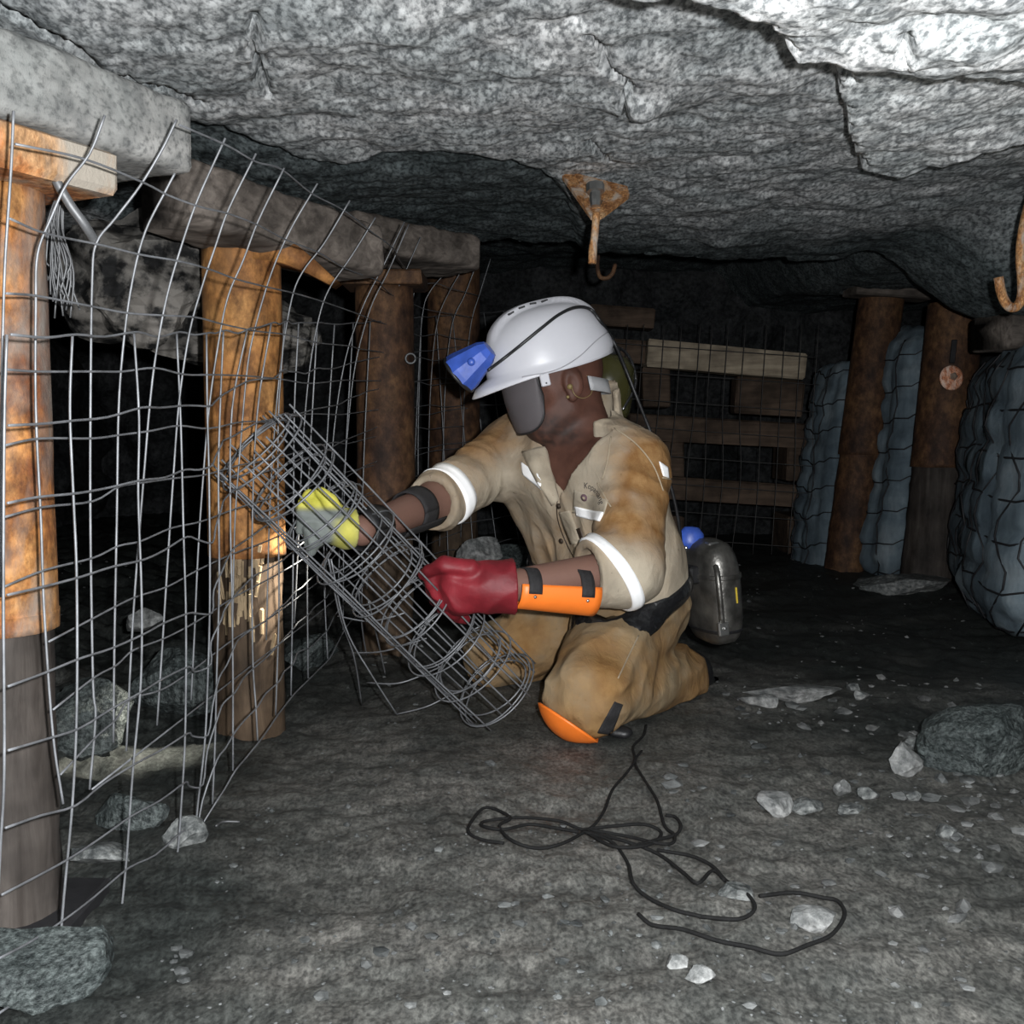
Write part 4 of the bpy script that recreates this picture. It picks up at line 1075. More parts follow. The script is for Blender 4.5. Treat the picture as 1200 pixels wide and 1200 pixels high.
# nape strap of the suspension
ns = []
for a in np.linspace(-70, 70, 25):
    ns.append(H(-0.006 - 0.098 * math.cos(R(a)), 0.088 * math.sin(R(a)), -0.006 - 0.034 * math.cos(R(a))))
V = []; 
for q in ns:
    o = norm(q - H(-0.01, 0, -0.03))
    V += [q + hu * 0.016, q - hu * 0.014, q - hu * 0.014 + o * 0.004, q + hu * 0.016 + o * 0.004]
Fc = []
for i in range(len(ns) - 1):
    for j in range(4): Fc.append([4 * i + j, 4 * i + (j + 1) % 4, 4 * i + 4 + (j + 1) % 4, 4 * i + 4 + j])
Fc += [[3, 2, 1, 0], [4 * len(ns) - 4 + k for k in range(4)]]
obj('nape_strap', (np.array(V), Fc), plain('grey_strap', (0.36, 0.36, 0.37), 0.6), hat)

# ---- grey mask under the peak
V = []; na, nz = 26, 16
for i in range(na):
    a = R(-60 + 120 * math.copysign(abs(i / (na - 1) * 2 - 1) ** 0.8, i / (na - 1) - 0.5) / 2 + 60); e = abs(i / (na - 1) * 2 - 1)
    zb = -0.018 - 0.072 * max(0.0, 1 - e ** 4) ** 0.5
    for j in range(nz):
        t = j / (nz - 1); z = 0.036 + (zb - 0.036) * t
        rr = 1 - 0.05 * (2 * t - 0.6) ** 2
        V.append(H(0.012 + 0.112 * math.cos(a) * rr, 0.098 * math.sin(a) * rr, z))
mask = obj('face_mask', (np.array(V), grid_faces(na, nz)), m_grey, person)
sm = mask.modifiers.new('thickness', 'SOLIDIFY'); sm.thickness = 0.003; sm.offset = 0
Vm = np.array(V).reshape(na, nz, 3)
edge = np.concatenate([Vm[0, :, :], Vm[1:-1, -1, :], Vm[-1, ::-1, :]])
obj('mask_rim', tube(edge, 0.0028, 6), m_black, mask)
# ear plug and cord
ep = obj('ear_plug', lathe([(0.003, -0.006), (0.0055, 0), (0.006, 0.008), (0.003, 0.012)], H(0.004, 0.082, -0.014), hl, 12), m_plug, person)
obj('plug_cord', tube(spline([H(0.004, 0.095, -0.014), H(0.000, 0.100, -0.034), H(-0.018, 0.095, -0.044), H(-0.04, 0.085, -0.038), H(-0.048, 0.078, -0.015), H(-0.04, 0.08, 0.0)], 6), 0.0008, 5), m_plug, ep)
obj('plug_bead', lathe([(0.002, -0.003), (0.004, 0), (0.002, 0.004)], H(0.012, 0.083, -0.034), hl, 10), m_plug, ep)

# ---- gloves
def hand_fn(palm, fingers, thumb, cuff, k=0.010):
    def fn(p):
        t = None
        for (a, b, ra, rb) in palm:
            c = cone(p, a, b, ra, rb); t = c if t is None else smin(t, c, 0.022)
        for ch in fingers + [thumb]:
            g = None
            for i in range(len(ch) - 1):
                (a, ra), (b, rb) = ch[i], ch[i + 1]; c = cone(p, a, b, ra, rb); g = c if g is None else smin(g, c, 0.005)
            t = smin(t, g, k * 0.55)
        for (a, b, ra, rb) in cuff: t = smin(t, cone(p, a, b, ra, rb), 0.016)
        nz_ = 0.0035 * (0.4 - np.abs(perlin(p * 22)) * 2)
        a, b = cuff[-1][0], cuff[-1][1]; d_ = (b - a) / np.linalg.norm(b - a)
        t = t - nz_
        t = np.maximum(t, (p - b) @ d_.astype(np.float32))
        return np.maximum(t, -cone(p, b - d_ * 0.008, b + d_ * 0.05, cuff[-1][3] - 0.010, cuff[-1][3] - 0.006))
    return fn
q = lambda px, py, Y: np.array(P(px, py, Y), np.float32)
# red left glove: fist closed over the upper side of the roll
pal = [(q(566, 682, 1.985), q(535, 680, 1.985), 0.038, 0.034), (q(566, 694, 1.985), q(540, 700, 1.985), 0.038, 0.034)]
fing = []
for kx, ky in ((508, 683), (514, 695), (523, 705), (534, 712)):
    k0 = q(kx + 16, ky - 6, 1.985); k1 = q(kx, ky, 1.995)
    fing.append([(k0, 0.0155), (k1, 0.015), (q(kx - 2, ky + 8, 2.045), 0.0135), (q(kx + 12, ky + 14, 2.07), 0.0115)])
thumb = [(q(552, 668, 1.965), 0.020), (q(522, 662, 1.965), 0.0165), (q(504, 668, 1.985), 0.0135), (q(497, 673, 2.0), 0.011)]
cuff = [(q(560, 688, 1.985), q(585, 688, 1.985), 0.040, 0.044), (q(580, 688, 1.985), q(603, 687, 1.99), 0.044, 0.053)]
fn = hand_fn(pal, fing, thumb, cuff)
v, f = nets(fn, q(470, 760, 1.85), q(625, 620, 2.15), 0.0028)
gl = obj('red_glove', (v, f), m_red, person); gl['label'] = 'dark red gauntlet glove on the near hand'
# yellow right glove inside the roll
pal = [(q(404, 616, 2.0), q(384, 604, 1.985), 0.026, 0.028), (q(404, 628, 2.0), q(388, 622, 1.985), 0.024, 0.026)]
fing = []
for (ax, ay, bx_, by, cx_, cy_) in ((376, 594, 362, 582, 352, 596), (374, 606, 356, 602, 352, 622), (378, 618, 362, 620, 360, 638), (384, 628, 368, 634, 364, 646)):
    fing.append([(q(ax + 6, ay + 2, 1.985), 0.0135), (q(ax, ay, 1.97), 0.0130), (q(bx_, by, 1.955), 0.0120), (q(cx_, cy_, 1.965), 0.0105)])
thumb = [(q(400, 604, 1.975), 0.015), (q(386, 588, 1.955), 0.0135), (q(376, 577, 1.95), 0.011)]
cuff = [(q(400, 618, 2.0), q(416, 618, 2.01), 0.030, 0.036)]
fn = hand_fn(pal, fing, thumb, cuff)
v, f = nets(fn, q(330, 690, 1.88), q(440, 555, 2.1), 0.0028)
d_ = (v - q(404, 618, 2.0)); tipm = sstep(0.030, 0.052, np.sqrt((d_ ** 2).sum(1))) * sstep(0.000, -0.015, (v - q(392, 590, 1.97))[:, 2])
gl2 = obj('yellow_glove', (v, f), m_ygl, person, attrs={'tip': np.clip(tipm, 0, 1)}); gl2['label'] = 'yellow glove with grey coated fingers'

# ---- orange forearm guard
def arc_shell(a, b, r, a0, a1, th=0.003, n=20, m=12, ref=(0, 0, 1), rb=None):
    """curved plate round a limb from a to b"""
    a = np.asarray(a, float); b = np.asarray(b, float); u, w_, d = frame(b - a, ref); V = []
    for i in range(m):
        t = i / (m - 1); rr = r + ((rb or r) - r) * t
        for s, o in ((0, th), (1, 0)):
            for k in range(n):
                an = a0 + (a1 - a0) * (k if s == 0 else n - 1 - k) / (n - 1); V.append(a + (b - a) * t + (rr + o) * (math.cos(an) * u + math.sin(an) * w_))
    N = 2 * n; Fc = []
    for i in range(m - 1):
        for k in range(N): Fc.append([i * N + k, i * N + (k + 1) % N, (i + 1) * N + (k + 1) % N, (i + 1) * N + k])
    Fc += [list(range(N))[::-1], [(m - 1) * N + k for k in range(N)]]
    return np.array(V), Fc
ga = q(604, 690, 1.985); gb = q(694, 695, 2.04)
# angles: find direction facing the camera and downwards
u_, w2, d_ = frame(gb - ga)
vc = norm(np.array([0.1, -1, -0.25])); ac = math.atan2(vc @ w2, vc @ u_)
au = math.atan2(w2[2], u_[2]); sg_ = 1.0 if math.sin(au - ac) > 0 else -1.0
guard = obj('arm_guard', arc_shell(ga, gb, 0.034, ac + sg_ * R(38), ac - sg_ * R(120), rb=0.042), m_orange, person)
for t_ in (0.16, 0.82):
    c_ = ga + (gb - ga) * t_; rr = 0.034 + 0.008 * t_ + 0.0035
    obj('guard_strap', arc_shell(c_ - d_ * 0.013, c_ + d_ * 0.013, rr, ac + sg_ * R(12), ac + sg_ * R(225), 0.003, m=4, n=28), m_strap, guard)
    an = ac + sg_ * R(4); di = math.cos(an) * u_ + math.sin(an) * w2
    obj('rivet', lathe([(0.003, 0), (0.0032, 0.0025), (0.0015, 0.004)], c_ + di * (rr + 0.0005) , di, 10), m_steelb, guard)
bvBody = None
# black straps on the far forearm
a_ = ELF + (WRF - ELF) * 0.30
obj('arm_strap', arc_shell(ELF + (WRF - ELF) * 0.25, ELF + (WRF - ELF) * 0.42, 0.043, 0, 2 * math.pi * 0.999, 0.004, n=28, m=5, rb=0.040), m_strap, person)
obj('wrist_band', arc_shell(ELF + (WRF - ELF) * 0.80, ELF + (WRF - ELF) * 1.02, 0.036, 0, 2 * math.pi * 0.999, 0.004, n=28, m=5, rb=0.036), m_black, person)
ub = ELF + (WRF - ELF) * 0.34 + np.array([0.0, 0, -0.042])
obj('guard_flap', arc_shell(ELF + (WRF - ELF) * 0.12, ELF + (WRF - ELF) * 0.62, 0.047, -R(150), -R(30), 0.003, n=16, m=8, rb=0.042), m_strap, person)

# ---- knee pads
def kneepad(k, back, r):
    d_ = norm(back); u, w_, d_ = frame(d_); V = []; n, m = 40, 16
    # spherical cup opening away from the knee tip
    for i in range(m):
        th = R(6 + 43 * i / (m - 1))
        for j in range(n):
            a = 2 * math.pi * j / n; V.append(np.array(k, float) - d_ * (r * math.cos(th)) + r * math.sin(th) * (math.cos(a) * u + math.sin(a) * w_))
    Fc = []
    for i in range(m - 1):
        for j in range(n): Fc.append([i * n + j, i * n + (j + 1) % n, (i + 1) * n + (j + 1) % n, (i + 1) * n + j])
    Fc.append(list(range(n))[::-1]); V = np.array(V); V[:, 2] = np.maximum(V[:, 2], 0.004); return V, Fc
for k_, bk, r_ in ((KNN, np.array([0.55, 0.22, 0.80]), 0.092),):
    kp = obj('knee_pad', kneepad(k_, bk, r_), m_orange, person); sm = kp.modifiers.new('thickness', 'SOLIDIFY'); sm.thickness = 0.004; sm.offset = 1
    a_ = np.array(k_, float)
obj('knee_strap', drape([(720, 822), (729, 826), (716, 860), (700, 858)], 8, 10, 0.003, bvT), m_strap, person)

# ---- cap lamp with cable and battery (worn, a thing of its own)
LC = np.array(P(551, 428, 2.24)); ld = norm(np.array([-0.73, 0.20, -0.60]))
lamp = thing('cap_lamp', LC, 'blue cap lamp with black cable clipped on the white helmet', 'lamp')
hp_ = obj('lamp_housing', lathe([(0.002, -0.052), (0.020, -0.050), (0.030, -0.036), (0.041, 0.000), (0.048, 0.022), (0.049, 0.033), (0.045, 0.037)], LC - ld * 0.004, ld, 9, ell=(1, 0.92)), m_blue, lamp, smooth=False)
obj('lens', lathe([(0.042, 0.0), (0.040, 0.003), (0.001, 0.004)], LC + ld * 0.032, ld, 24, ell=(1, 0.92)), m_lens, hp_)
obj('rim', lathe([(0.046, 0), (0.0495, 0.002), (0.0495, 0.007), (0.043, 0.008)], LC + ld * 0.027, ld, 24, ell=(1, 0.92)), m_black, hp_)
obj('switch_knob', lathe([(0.008, 0), (0.008, 0.006), (0.003, 0.008)], LC + np.array([0.004, -0.040, 0.004]), (-0.1, -1, 0.1), 14), m_blue, hp_)
obj('lamp_bracket', box(Hh(0.142, 0.01, 0.035), (0.013, 0.012, 0.022), HA, 0.004), m_white, lamp)
cab = []
for a, b in ((578, 432), (592, 420), (612, 404), (634, 386), (655, 370), (674, 362), (690, 364)):
    h_ = hit(a, b, bvH)
    cab.append(h_[0] + h_[1] * 0.004 if h_ else np.array(P(a, b, 2.25)))
cab[0] = np.array(P(572, 434, 2.215))
cab += [np.array(P(*c)) for c in ((704, 377, 2.30), (718, 398, 2.36), (733, 432, 2.34), (748, 470, 2.33), (762, 505, 2.31), (778, 545, 2.30), (790, 585, 2.31), (797, 625, 2.33), (799, 665, 2.36), (801, 700, 2.36), (805, 725, 2.40))]
obj('lamp_cable', tube(spline(cab, 6), 0.0036, 8), m_black, lamp)
bc = np.array(P(808, 672, 2.50))
bb_ = obj('battery_box', box(bc, (0.035, 0.05, 0.085), ((0.9, 0.42, 0.05), (-0.42, 0.9, 0), (-0.05, 0, 1)), 0.012), m_black, lamp)
obj('battery_cap', lathe([(0.024, -0.004), (0.026, 0.01), (0.024, 0.03), (0.014, 0.044), (0.002, 0.046)], np.array(P(809, 640, 2.46)), (0.05, 0, 1), 18, ell=(0.9, 1.2)), m_blue, lamp)
obj('cap_bolt', lathe([(0.004, 0), (0.004, 0.005), (0.002, 0.006)], np.array(P(804, 642, 2.42)), (-0.3, -1, 0.1), 10), m_steelb, lamp)
sp = bpy.data.lights.new('cap_lamp_beam', 'SPOT'); spo = bpy.data.objects.new('cap_lamp_beam', sp); COL.objects.link(spo)
spo.location = tuple(LC + ld * 0.05); tgt = np.array(P(298, 712, 2.10)) - (LC + ld * 0.05)
spo.rotation_euler = Vector(tgt).to_track_quat('-Z', 'Y').to_euler(); sp.energy = 230; sp.spot_size = R(19); sp.spot_blend = 1.0; sp.shadow_soft_size = 0.02; sp.color = (1, 0.93, 0.8)

# ---- self rescuer canister on the belt
sc_ = np.array(P(834, 692, 2.44))
resc = thing('self_rescuer', sc_ + np.array([0, 0, -0.125]), 'scuffed dark steel rescue canister hanging on the black belt', 'canister')
AXR = (norm((0.93, 0.36, 0.06)), norm((-0.36, 0.93, 0)), norm((-0.10, 0, 1)))
def oval(c, hx, hy, hz, e1=4.0, e2=2.6, nu=40, nv=24, zr=(-1, 1)):
    V = []
    for i in range(nu):
        a = 2 * math.pi * i / nu; ca, sa = math.cos(a), math.sin(a); q_ = (abs(ca) ** e2 + abs(sa) ** e2) ** (-1 / e2)
        for j in range(nv):
            t = zr[0] + (zr[1] - zr[0]) * j / (nv - 1); s_ = max(0.02, (1 - abs(t) ** e1)) ** (1 / e1)
            V.append(np.asarray(c) + AXR[0] * ca * q_ * hx * s_ + AXR[1] * sa * q_ * hy * s_ + AXR[2] * t * hz)
    Fc = grid_faces(nu, nv, wrap=True).tolist(); Fc.append([i * nv for i in range(nu)][::-1]); Fc.append([i * nv + nv - 1 for i in range(nu)])
    return np.array(V), Fc
body_ = obj('canister_body', oval(sc_, 0.050, 0.085, 0.122, 3.4), m_steel, resc)
obj('rim_band', oval(sc_, 0.0535, 0.089, 0.122, 3.4, zr=(0.30, 0.38), nv=6), m_steel, body_)
obj('lower_rim', oval(sc_, 0.052, 0.087, 0.122, 3.4, zr=(-0.72, -0.66), nv=6), m_black, body_)
fN = -AXR[1]
lt = obj('latch_strap', tube(spline([sc_ + AXR[0] * -0.026 + fN * 0.070 + AXR[2] * 0.068, sc_ + AXR[0] * -0.034 + fN * 0.088 + AXR[2] * 0.05, sc_ + AXR[0] * -0.036 + fN * 0.093 + AXR[2] * 0.0, sc_ + AXR[0] * -0.034 + fN * 0.090 + AXR[2] * -0.055], 5), 0.0065, 8), m_steel, resc)
obj('latch_buckle', box(sc_ + AXR[0] * -0.032 + fN * 0.088 + AXR[2] * -0.07, (0.013, 0.006, 0.016), AXR, 0.003), m_steelb, resc)
obj('buckle_pin', lathe([(0.004, 0), (0.004, 0.004), (0.002, 0.005)], sc_ + AXR[0] * -0.032 + fN * 0.094 + AXR[2] * -0.068, fN, 10), m_steelb, resc)
obj('top_clip', box(sc_ + AXR[2] * 0.108 + fN * 0.035 + AXR[0] * -0.01, (0.014, 0.012, 0.010), AXR, 0.003), m_steelb, resc)
obj('belt_hook', box(sc_ - AXR[0] * 0.055 + AXR[2] * 0.045, (0.012, 0.03, 0.02), AXR, 0.004), m_black, resc)
obj('yellow_mark', box(sc_ + AXR[0] * 0.012 + fN * 0.0845 + AXR[2] * 0.0, (0.002, 0.002, 0.018), AXR, 0.0006), m_yel, resc)

# olive container behind the neck
oc = np.array(P(712, 450, 2.47))
ol = thing('olive_container', oc + np.array([0, 0, -0.1]), 'dark olive rounded plastic container slung behind the miners neck', 'container')
obj('container_body', lathe([(0.01, -0.085), (0.05, -0.08), (0.058, -0.06), (0.062, 0), (0.058, 0.04), (0.04, 0.062), (0.02, 0.068)], oc, (0.1, 0, 1), 28), m_olive, ol)
obj('container_cap', lathe([(0.02, 0.066), (0.021, 0.085), (0.018, 0.088)], oc, (0.1, 0, 1), 18), m_black, ol)
obj('carry_strap', tube(spline([oc + np.array([0.03, -0.045, -0.06]), oc + np.array([0.062, -0.02, 0.0]), oc + np.array([0.05, 0.0, 0.06]), oc + np.array([0.02, 0.03, 0.08]), oc + np.array([0.0, 0.05, 0.0]), oc + np.array([0.0, 0.03, -0.10])], 6), 0.004, 6), m_patent, ol)

# ================================================================== HOOKS
bp = np.array(P(700, 232, 2.42))
rk = thing('roof_bolt_hook', bp, 'rusty triangular roof bolt plate with hanging hook above the helmet', 'roof bolt')
Yb = 2.35
tri = [(659, 206), (668, 201), (735, 218), (738, 228), (705, 253), (693, 254)]
hole = [(689, 229), (697, 226), (707, 231), (705, 239), (699, 242), (692, 238)]
front = [np.array(P(a, b, Yb + (254 - b) * 0.0030)) for a, b in tri]; hol = [np.array(P(a, b, Yb + (254 - b) * 0.0030 )) for a, b in hole]
nrm = norm(np.cross(front[2] - front[0], front[5] - front[0])); nrm = nrm if nrm[1] > 0 else -nrm
def resample(pl, n):
    pl = np.array(pl + [pl[0]]); L = np.concatenate([[0], np.cumsum(np.linalg.norm(np.diff(pl, axis=0), axis=1))]); s = np.linspace(0, L[-1], n, endpoint=False)
    return np.array([[np.interp(t, L, pl[:, k]) for k in range(3)] for t in s])
fo = resample(front, 48); ho = resample(hol, 48)
# align start angle
cc = np.mean(hol, axis=0)
def angs(q): u = norm(front[2] - front[0]); w_ = np.cross(nrm, u); return np.arctan2((q - cc) @ w_, (q - cc) @ u)
fo = fo[np.argsort(angs(fo))]; ho = ho[np.argsort(angs(ho))]
V = np.concatenate([fo, ho, fo + nrm * 0.009, ho + nrm * 0.009]); n = 48; Fc = []
for i in range(n):
    j = (i + 1) % n
    Fc += [[i, j, n + j, n + i], [2 * n + i, 3 * n + i, 3 * n + j, 2 * n + j], [i, 2 * n + i, 2 * n + j, j], [n + i, n + j, 3 * n + j, 3 * n + i]]
obj('triangle_plate', (V, Fc), m_hook, rk, smooth=False)
obj('bolt_head', lathe([(0.011, -0.012), (0.0125, 0), (0.0125, 0.02), (0.02, 0.022), (0.02, 0.04)], np.array(P(698, 236, Yb + 0.03)), (0, 0.25, 1), 8), m_steelb, rk, smooth=False)
obj('hook_shank', tube(spline([np.array(P(699, 250, Yb)), np.array(P(697, 275, Yb)), np.array(P(695, 290, Yb + 0.0)), np.array(P(694, 309, Yb - 0.005))], 6), [0.0085] * 9 + [0.0085, 0.0085, 0.009, 0.0092, 0.0095, 0.0095, 0.0095, 0.0095, 0.0095, 0.009], 10), m_hook, rk)
ring = thing('wire_hook', np.array(P(708, 318, 3.0)), 'small dull bent wire hook below the rusty roof bolt', 'hook')
obj('hook_wire', tube(spline([np.array(P(701, 300, 3.02)), np.array(P(700, 312, 3.0)), np.array(P(703, 324, 2.99)), np.array(P(711, 326, 2.99)), np.array(P(718, 320, 2.99)), np.array(P(721, 310, 3.0))], 6), 0.006, 8), m_rustd, ring)
hk = thing('roof_hook', np.array(P(1185, 310, 2.35)), 'rusty thick J shaped hook hanging at the right edge', 'hook')
obj('hook_bar', tube(spline([np.array(P(*c)) for c in ((1218, 205, 2.42), (1206, 240, 2.38), (1199, 270, 2.35), (1196, 300, 2.35), (1198, 330, 2.35), (1197, 350, 2.35), (1190, 360, 2.35), (1181, 358, 2.35), (1174, 345, 2.35), (1170, 325, 2.35))], 6), 0.0105, 12), m_hook, hk)

# ================================================================== RIGHT SACK PACKS
def sack(name_lab, c, h, ax, seed, ncell, wires=True):
    nu, nv = 90, 60; V = []
    A_ = [norm(a) for a in ax]
    U = np.linspace(0, 2 * math.pi, nu, endpoint=False); T = np.linspace(-1, 1, nv)
    for a in U:
        ca, sa = math.cos(a), math.sin(a); q_ = (abs(ca) ** 5 + abs(sa) ** 5) ** (-1 / 5)
        for t in T:
            s_ = max(0.02, 1 - abs(t) ** 7) ** (1 / 5)
            V.append([ca * q_ * s_ * h[0], sa * q_ * s_ * h[1], t * h[2]])
    V = np.array(V); L = V.copy()
    cell = ncell
    pil = (np.abs(np.sin(L[:, 2] / cell * math.pi)) ** 0.5) * (np.abs(np.sin((L[:, 0] + L[:, 1]) / cell * math.pi)) ** 0.5)
    d = L / np.maximum(np.linalg.norm(L * np.array([1, 1, 0.2]), axis=1), 1e-6)[:, None]; d[:, 2] *= 0.2
    V = V + d * (0.030 * pil + 0.03 * fbm(L + seed, 3.0, 3) + 0.010 * fbm(L + seed, 14, 3))[:, None]
    W_ = np.asarray(c) + V[:, :1] * A_[0] + V[:, 1:2] * A_[1] + V[:, 2:] * A_[2]
    Fc = grid_faces(nu, nv, wrap=True).tolist(); Fc.append([i * nv for i in range(nu)][::-1]); Fc.append([i * nv + nv - 1 for i in range(nu)])
    r = thing('sack_pack', np.asarray(c) - np.array([0, 0, h[2]]), name_lab, 'sack')
    obj('sack_body', (W_, Fc), m_bag, r)
    G = W_.reshape(nu, nv, 3); Lz = L.reshape(nu, nv, 3)
    cen = np.asarray(c, float)
    def out(p): 
        o = p - cen; o = o - A_[2] * (o @ A_[2]); return p + norm(o) * 0.004
    zc_ = np.arange(-h[2] * 0.9, h[2] * 0.95, cell)
    for z in zc_:
        j = int(np.clip(round((z / h[2] + 1) / 2 * (nv - 1)), 1, nv - 2)); pts = [out(G[i % nu, int(np.clip(j + round(0.8 * math.sin(i * 0.3 + seed)), 1, nv - 2))]) for i in range(0, nu + 1, 2)]
        obj('horizontal_wire', tube(pts, 0.0032, 4), m_wireb, r)
    k = int(2 * math.pi * (h[0] + h[1]) / 2 / cell * 1.15)
    for i in range(k):
        ii = int(i * nu / k); pts = [out(G[(ii + int(round(0.7 * math.sin(j * 0.35 + i)))) % nu, j]) for j in range(2, nv - 1, 3)]
        obj('vertical_wire', tube(pts, 0.0032, 4), m_wireb, r)
    return r
wd_ = norm((0.28, 1.0, 0)); wn_ = np.array([wd_[1], -wd_[0], 0])
c1 = np.array([1.80, 3.38, 0.45]); sack('nearest blue grey sack pack wrapped in wire mesh at right edge', c1, (0.30, 0.62, 0.44), (wn_, wd_, (0.09, 0, 1)), 1, 0.125)
c2 = np.array([*P(1066, 520, 4.62)[:2], 0.50]); sack('tall blue grey sack pack between the two leaning props', c2, (0.15, 0.22, 0.53), ((1, 0.05, 0), (-0.05, 1, 0), (lean * 1.1, 0, 1)), 2, 0.125)
c3 = np.array([*P(986, 520, 4.95)[:2], 0.42]); sack('smallest blue grey sack pack beside the timber stack', c3, (0.125, 0.2, 0.50), ((1, 0.05, 0), (-0.05, 1, 0), (0.10, 0, 1)), 3, 0.125)

# ================================================================== BACK TIMBERS
def timber(px0, py0, px1, py1, Yt, hz, hy, mat, label, name='timber_sleeper'):
    a = np.array(P(px0, py0, Yt)); b = np.array(P(px1, py1, Yt)); d = norm(b - a); up_ = norm(np.cross((0, -1, 0), d)); up_ = up_ if up_[2] > 0 else -up_
    L = np.linalg.norm(b - a) / 2
    o = obj(name, box((a + b) / 2 + np.array([0, hy, 0]), (L, hy, hz), (d, (0, 1, 0), up_), 0.008, 0.005), mat); tag(o, label, 'timber', 'timbers stacked at the back'); return o
timber(758, 413, 944, 430, 5.15, 0.062, 0.07, m_timber, 'pale sawn timber sleeper, brightest and topmost of the back stack')
timber(690, 408, 757, 413, 5.2, 0.055, 0.07, m_timberd, 'brown timber sleeper end just right of the helmet')
timber(862, 463, 942, 468, 5.15, 0.085, 0.06, m_timberd, 'square brown timber block below the pale sleeper')
timber(735, 499, 950, 512, 5.15, 0.062, 0.07, m_timberd, 'brown timber sleeper in the middle of the back stack')
timber(740, 570, 955, 583, 5.15, 0.055, 0.07, m_timberd, 'lowest dark brown timber sleeper of the back stack')
timber(690, 368, 768, 374, 5.5, 0.05, 0.07, m_timberd, 'dim timber sleeper under the dark roof at the back')
for k, (a, b, c, lb) in enumerate(((765, 455, 5.42, 'dark timber cross block under the left end of the pale sleeper'), (930, 540, 5.42, 'dark timber cross block between middle and lowest sleepers at their right end'), (780, 540, 5.45, 'dark timber cross block between middle and lowest sleepers at their left end'), (780, 625, 5.45, 'dark timber cross block on the floor under the left of the lowest sleeper'), (930, 625, 5.45, 'dark timber cross block on the floor under the right of the lowest sleeper'))):
    o = obj('timber_spacer', box(np.array(P(a, b, c)), (0.07, 0.15, 0.10), None, 0.008, 0.004), m_timberd); tag(o, lb, 'timber', 'cross blocks behind the back sleepers')

# ================================================================== STONES
def stone(px, py, Yd, r, seed, mat, label, name='stone', rot=0.0, sub=3, sink=0.35, cuts=12, rough=0.06, z=None):
    x = (px - 600) / F; 
    c = np.array(P(px, py, Yd)); 
    if z is None: c[2] = floor_z(c[0], c[1])[0] + r[2] * (1 - sink * 1.4)
    else: c[2] = z
    o = obj(name, rock_geo(c, r, seed, sub, cuts, rough, rot), mat, smooth=False)
    tag(o, label, 'stone'); return o
FY = lambda py: 0.62 * F / (py - 500) * 1.0
stone(928, 812, FY(822), (0.165, 0.05, 0.022), 11, m_rockp, 'long pale flat stone lying behind the rescue canister side', rot=-0.05)
stone(893, 820, FY(828), (0.06, 0.05, 0.02), 12, m_rockp, 'pale stone touching the left end of the long flat stone')
stone(1010, 820, FY(824), (0.026, 0.02, 0.014), 13, m_rockp, 'small pale stone just right of the long flat stone')
stone(1000, 808, FY(813), (0.020, 0.018, 0.012), 14, m_rock, 'tiny grey stone behind the long flat stone end')
stone(1060, 898, FY(908), (0.033, 0.03, 0.034), 15, m_rockp, 'pale upright angular stone left of the big grey boulder', sink=0.1)
stone(1069, 872, FY(878), (0.027, 0.022, 0.016), 16, m_rock, 'grey wedge stone behind the pale upright stone')
stone(910, 940, FY(950), (0.040, 0.035, 0.026), 17, m_rockp, 'largest pale stone in the cluster on the right floor', rot=0.5)
stone(945, 938, FY(946), (0.034, 0.03, 0.02), 18, m_rock, 'grey flat stone against the largest pale cluster stone')
stone(986, 927, FY(934), (0.018, 0.016, 0.018), 19, m_rockp, 'small white pointed stone right of the pale cluster', sink=0.15)
stone(1017, 932, FY(938), (0.025, 0.02, 0.012), 20, m_rock, 'flat grey stone right of the small white pointed stone')
stone(996, 946, FY(954), (0.026, 0.02, 0.013), 21, m_rock, 'layered grey stone in front of the white pointed stone')
stone(1068, 941, FY(945), (0.018, 0.014, 0.010), 22, m_rock, 'small grey stone below the pale upright stone')
stone(1160, 874, FY(900), (0.135, 0.11, 0.075), 23, m_rockd, 'big dark grey boulder at the right edge of the floor', 'boulder', sub=4, sink=0.3, cuts=16, rough=0.08)
stone(1110, 985, FY(992), (0.02, 0.018, 0.012), 24, m_rock, 'small stone on the floor below the big boulder')
stone(793, 1148, FY(1152), (0.016, 0.013, 0.009), 25, m_rockp, 'white pebble at the bottom centre right of the floor')
stone(820, 1172, FY(1178), (0.019, 0.014, 0.011), 26, m_rockp, 'pale rough pebble at the bottom edge of the floor')
stone(865, 1058, FY(1066), (0.035, 0.03, 0.010), 27, m_rock, 'flat pale stone lying under the black rope loop')
stone(950, 1092, FY(1100), (0.034, 0.028, 0.014), 28, m_rockp, 'pale flat stone inside the black rope curve')
stone(40, 1165, FY(1180), (0.085, 0.075, 0.055), 29, m_rockd, 'greenish dark block in the lower left corner', 'boulder', sub=4, sink=0.2)
stone(218, 990, FY(1000), (0.035, 0.03, 0.028), 30, m_rock, 'grey stone under the mesh corner near the left prop')
stone(150, 975, FY(990) * 1.04, (0.075, 0.05, 0.04), 31, m_rockd, 'flat greenish stone behind the lower mesh at left')
stone(120, 1005, FY(1015), (0.06, 0.035, 0.022), 32, m_rock, 'long grey stone right of the left prop foot')
stone(205, 850, 2.25, (0.11, 0.09, 0.09), 33, m_rockd, 'large dark greenish rock behind the mesh, left of the ochre prop', 'boulder', sub=4)
stone(170, 828, 2.45, (0.05, 0.04, 0.035), 34, m_rockp, 'pale lit stone on the dark rock behind the mesh', z=0.17)
stone(100, 860, 2.0, (0.10, 0.09, 0.08), 35, m_rockd, 'dark rock behind the mesh beside the left edge prop', 'boulder', sub=4)
stone(365, 800, 2.75, (0.09, 0.08, 0.07), 36, m_rockd, 'dark rock right of the ochre prop foot', 'boulder', sub=4)
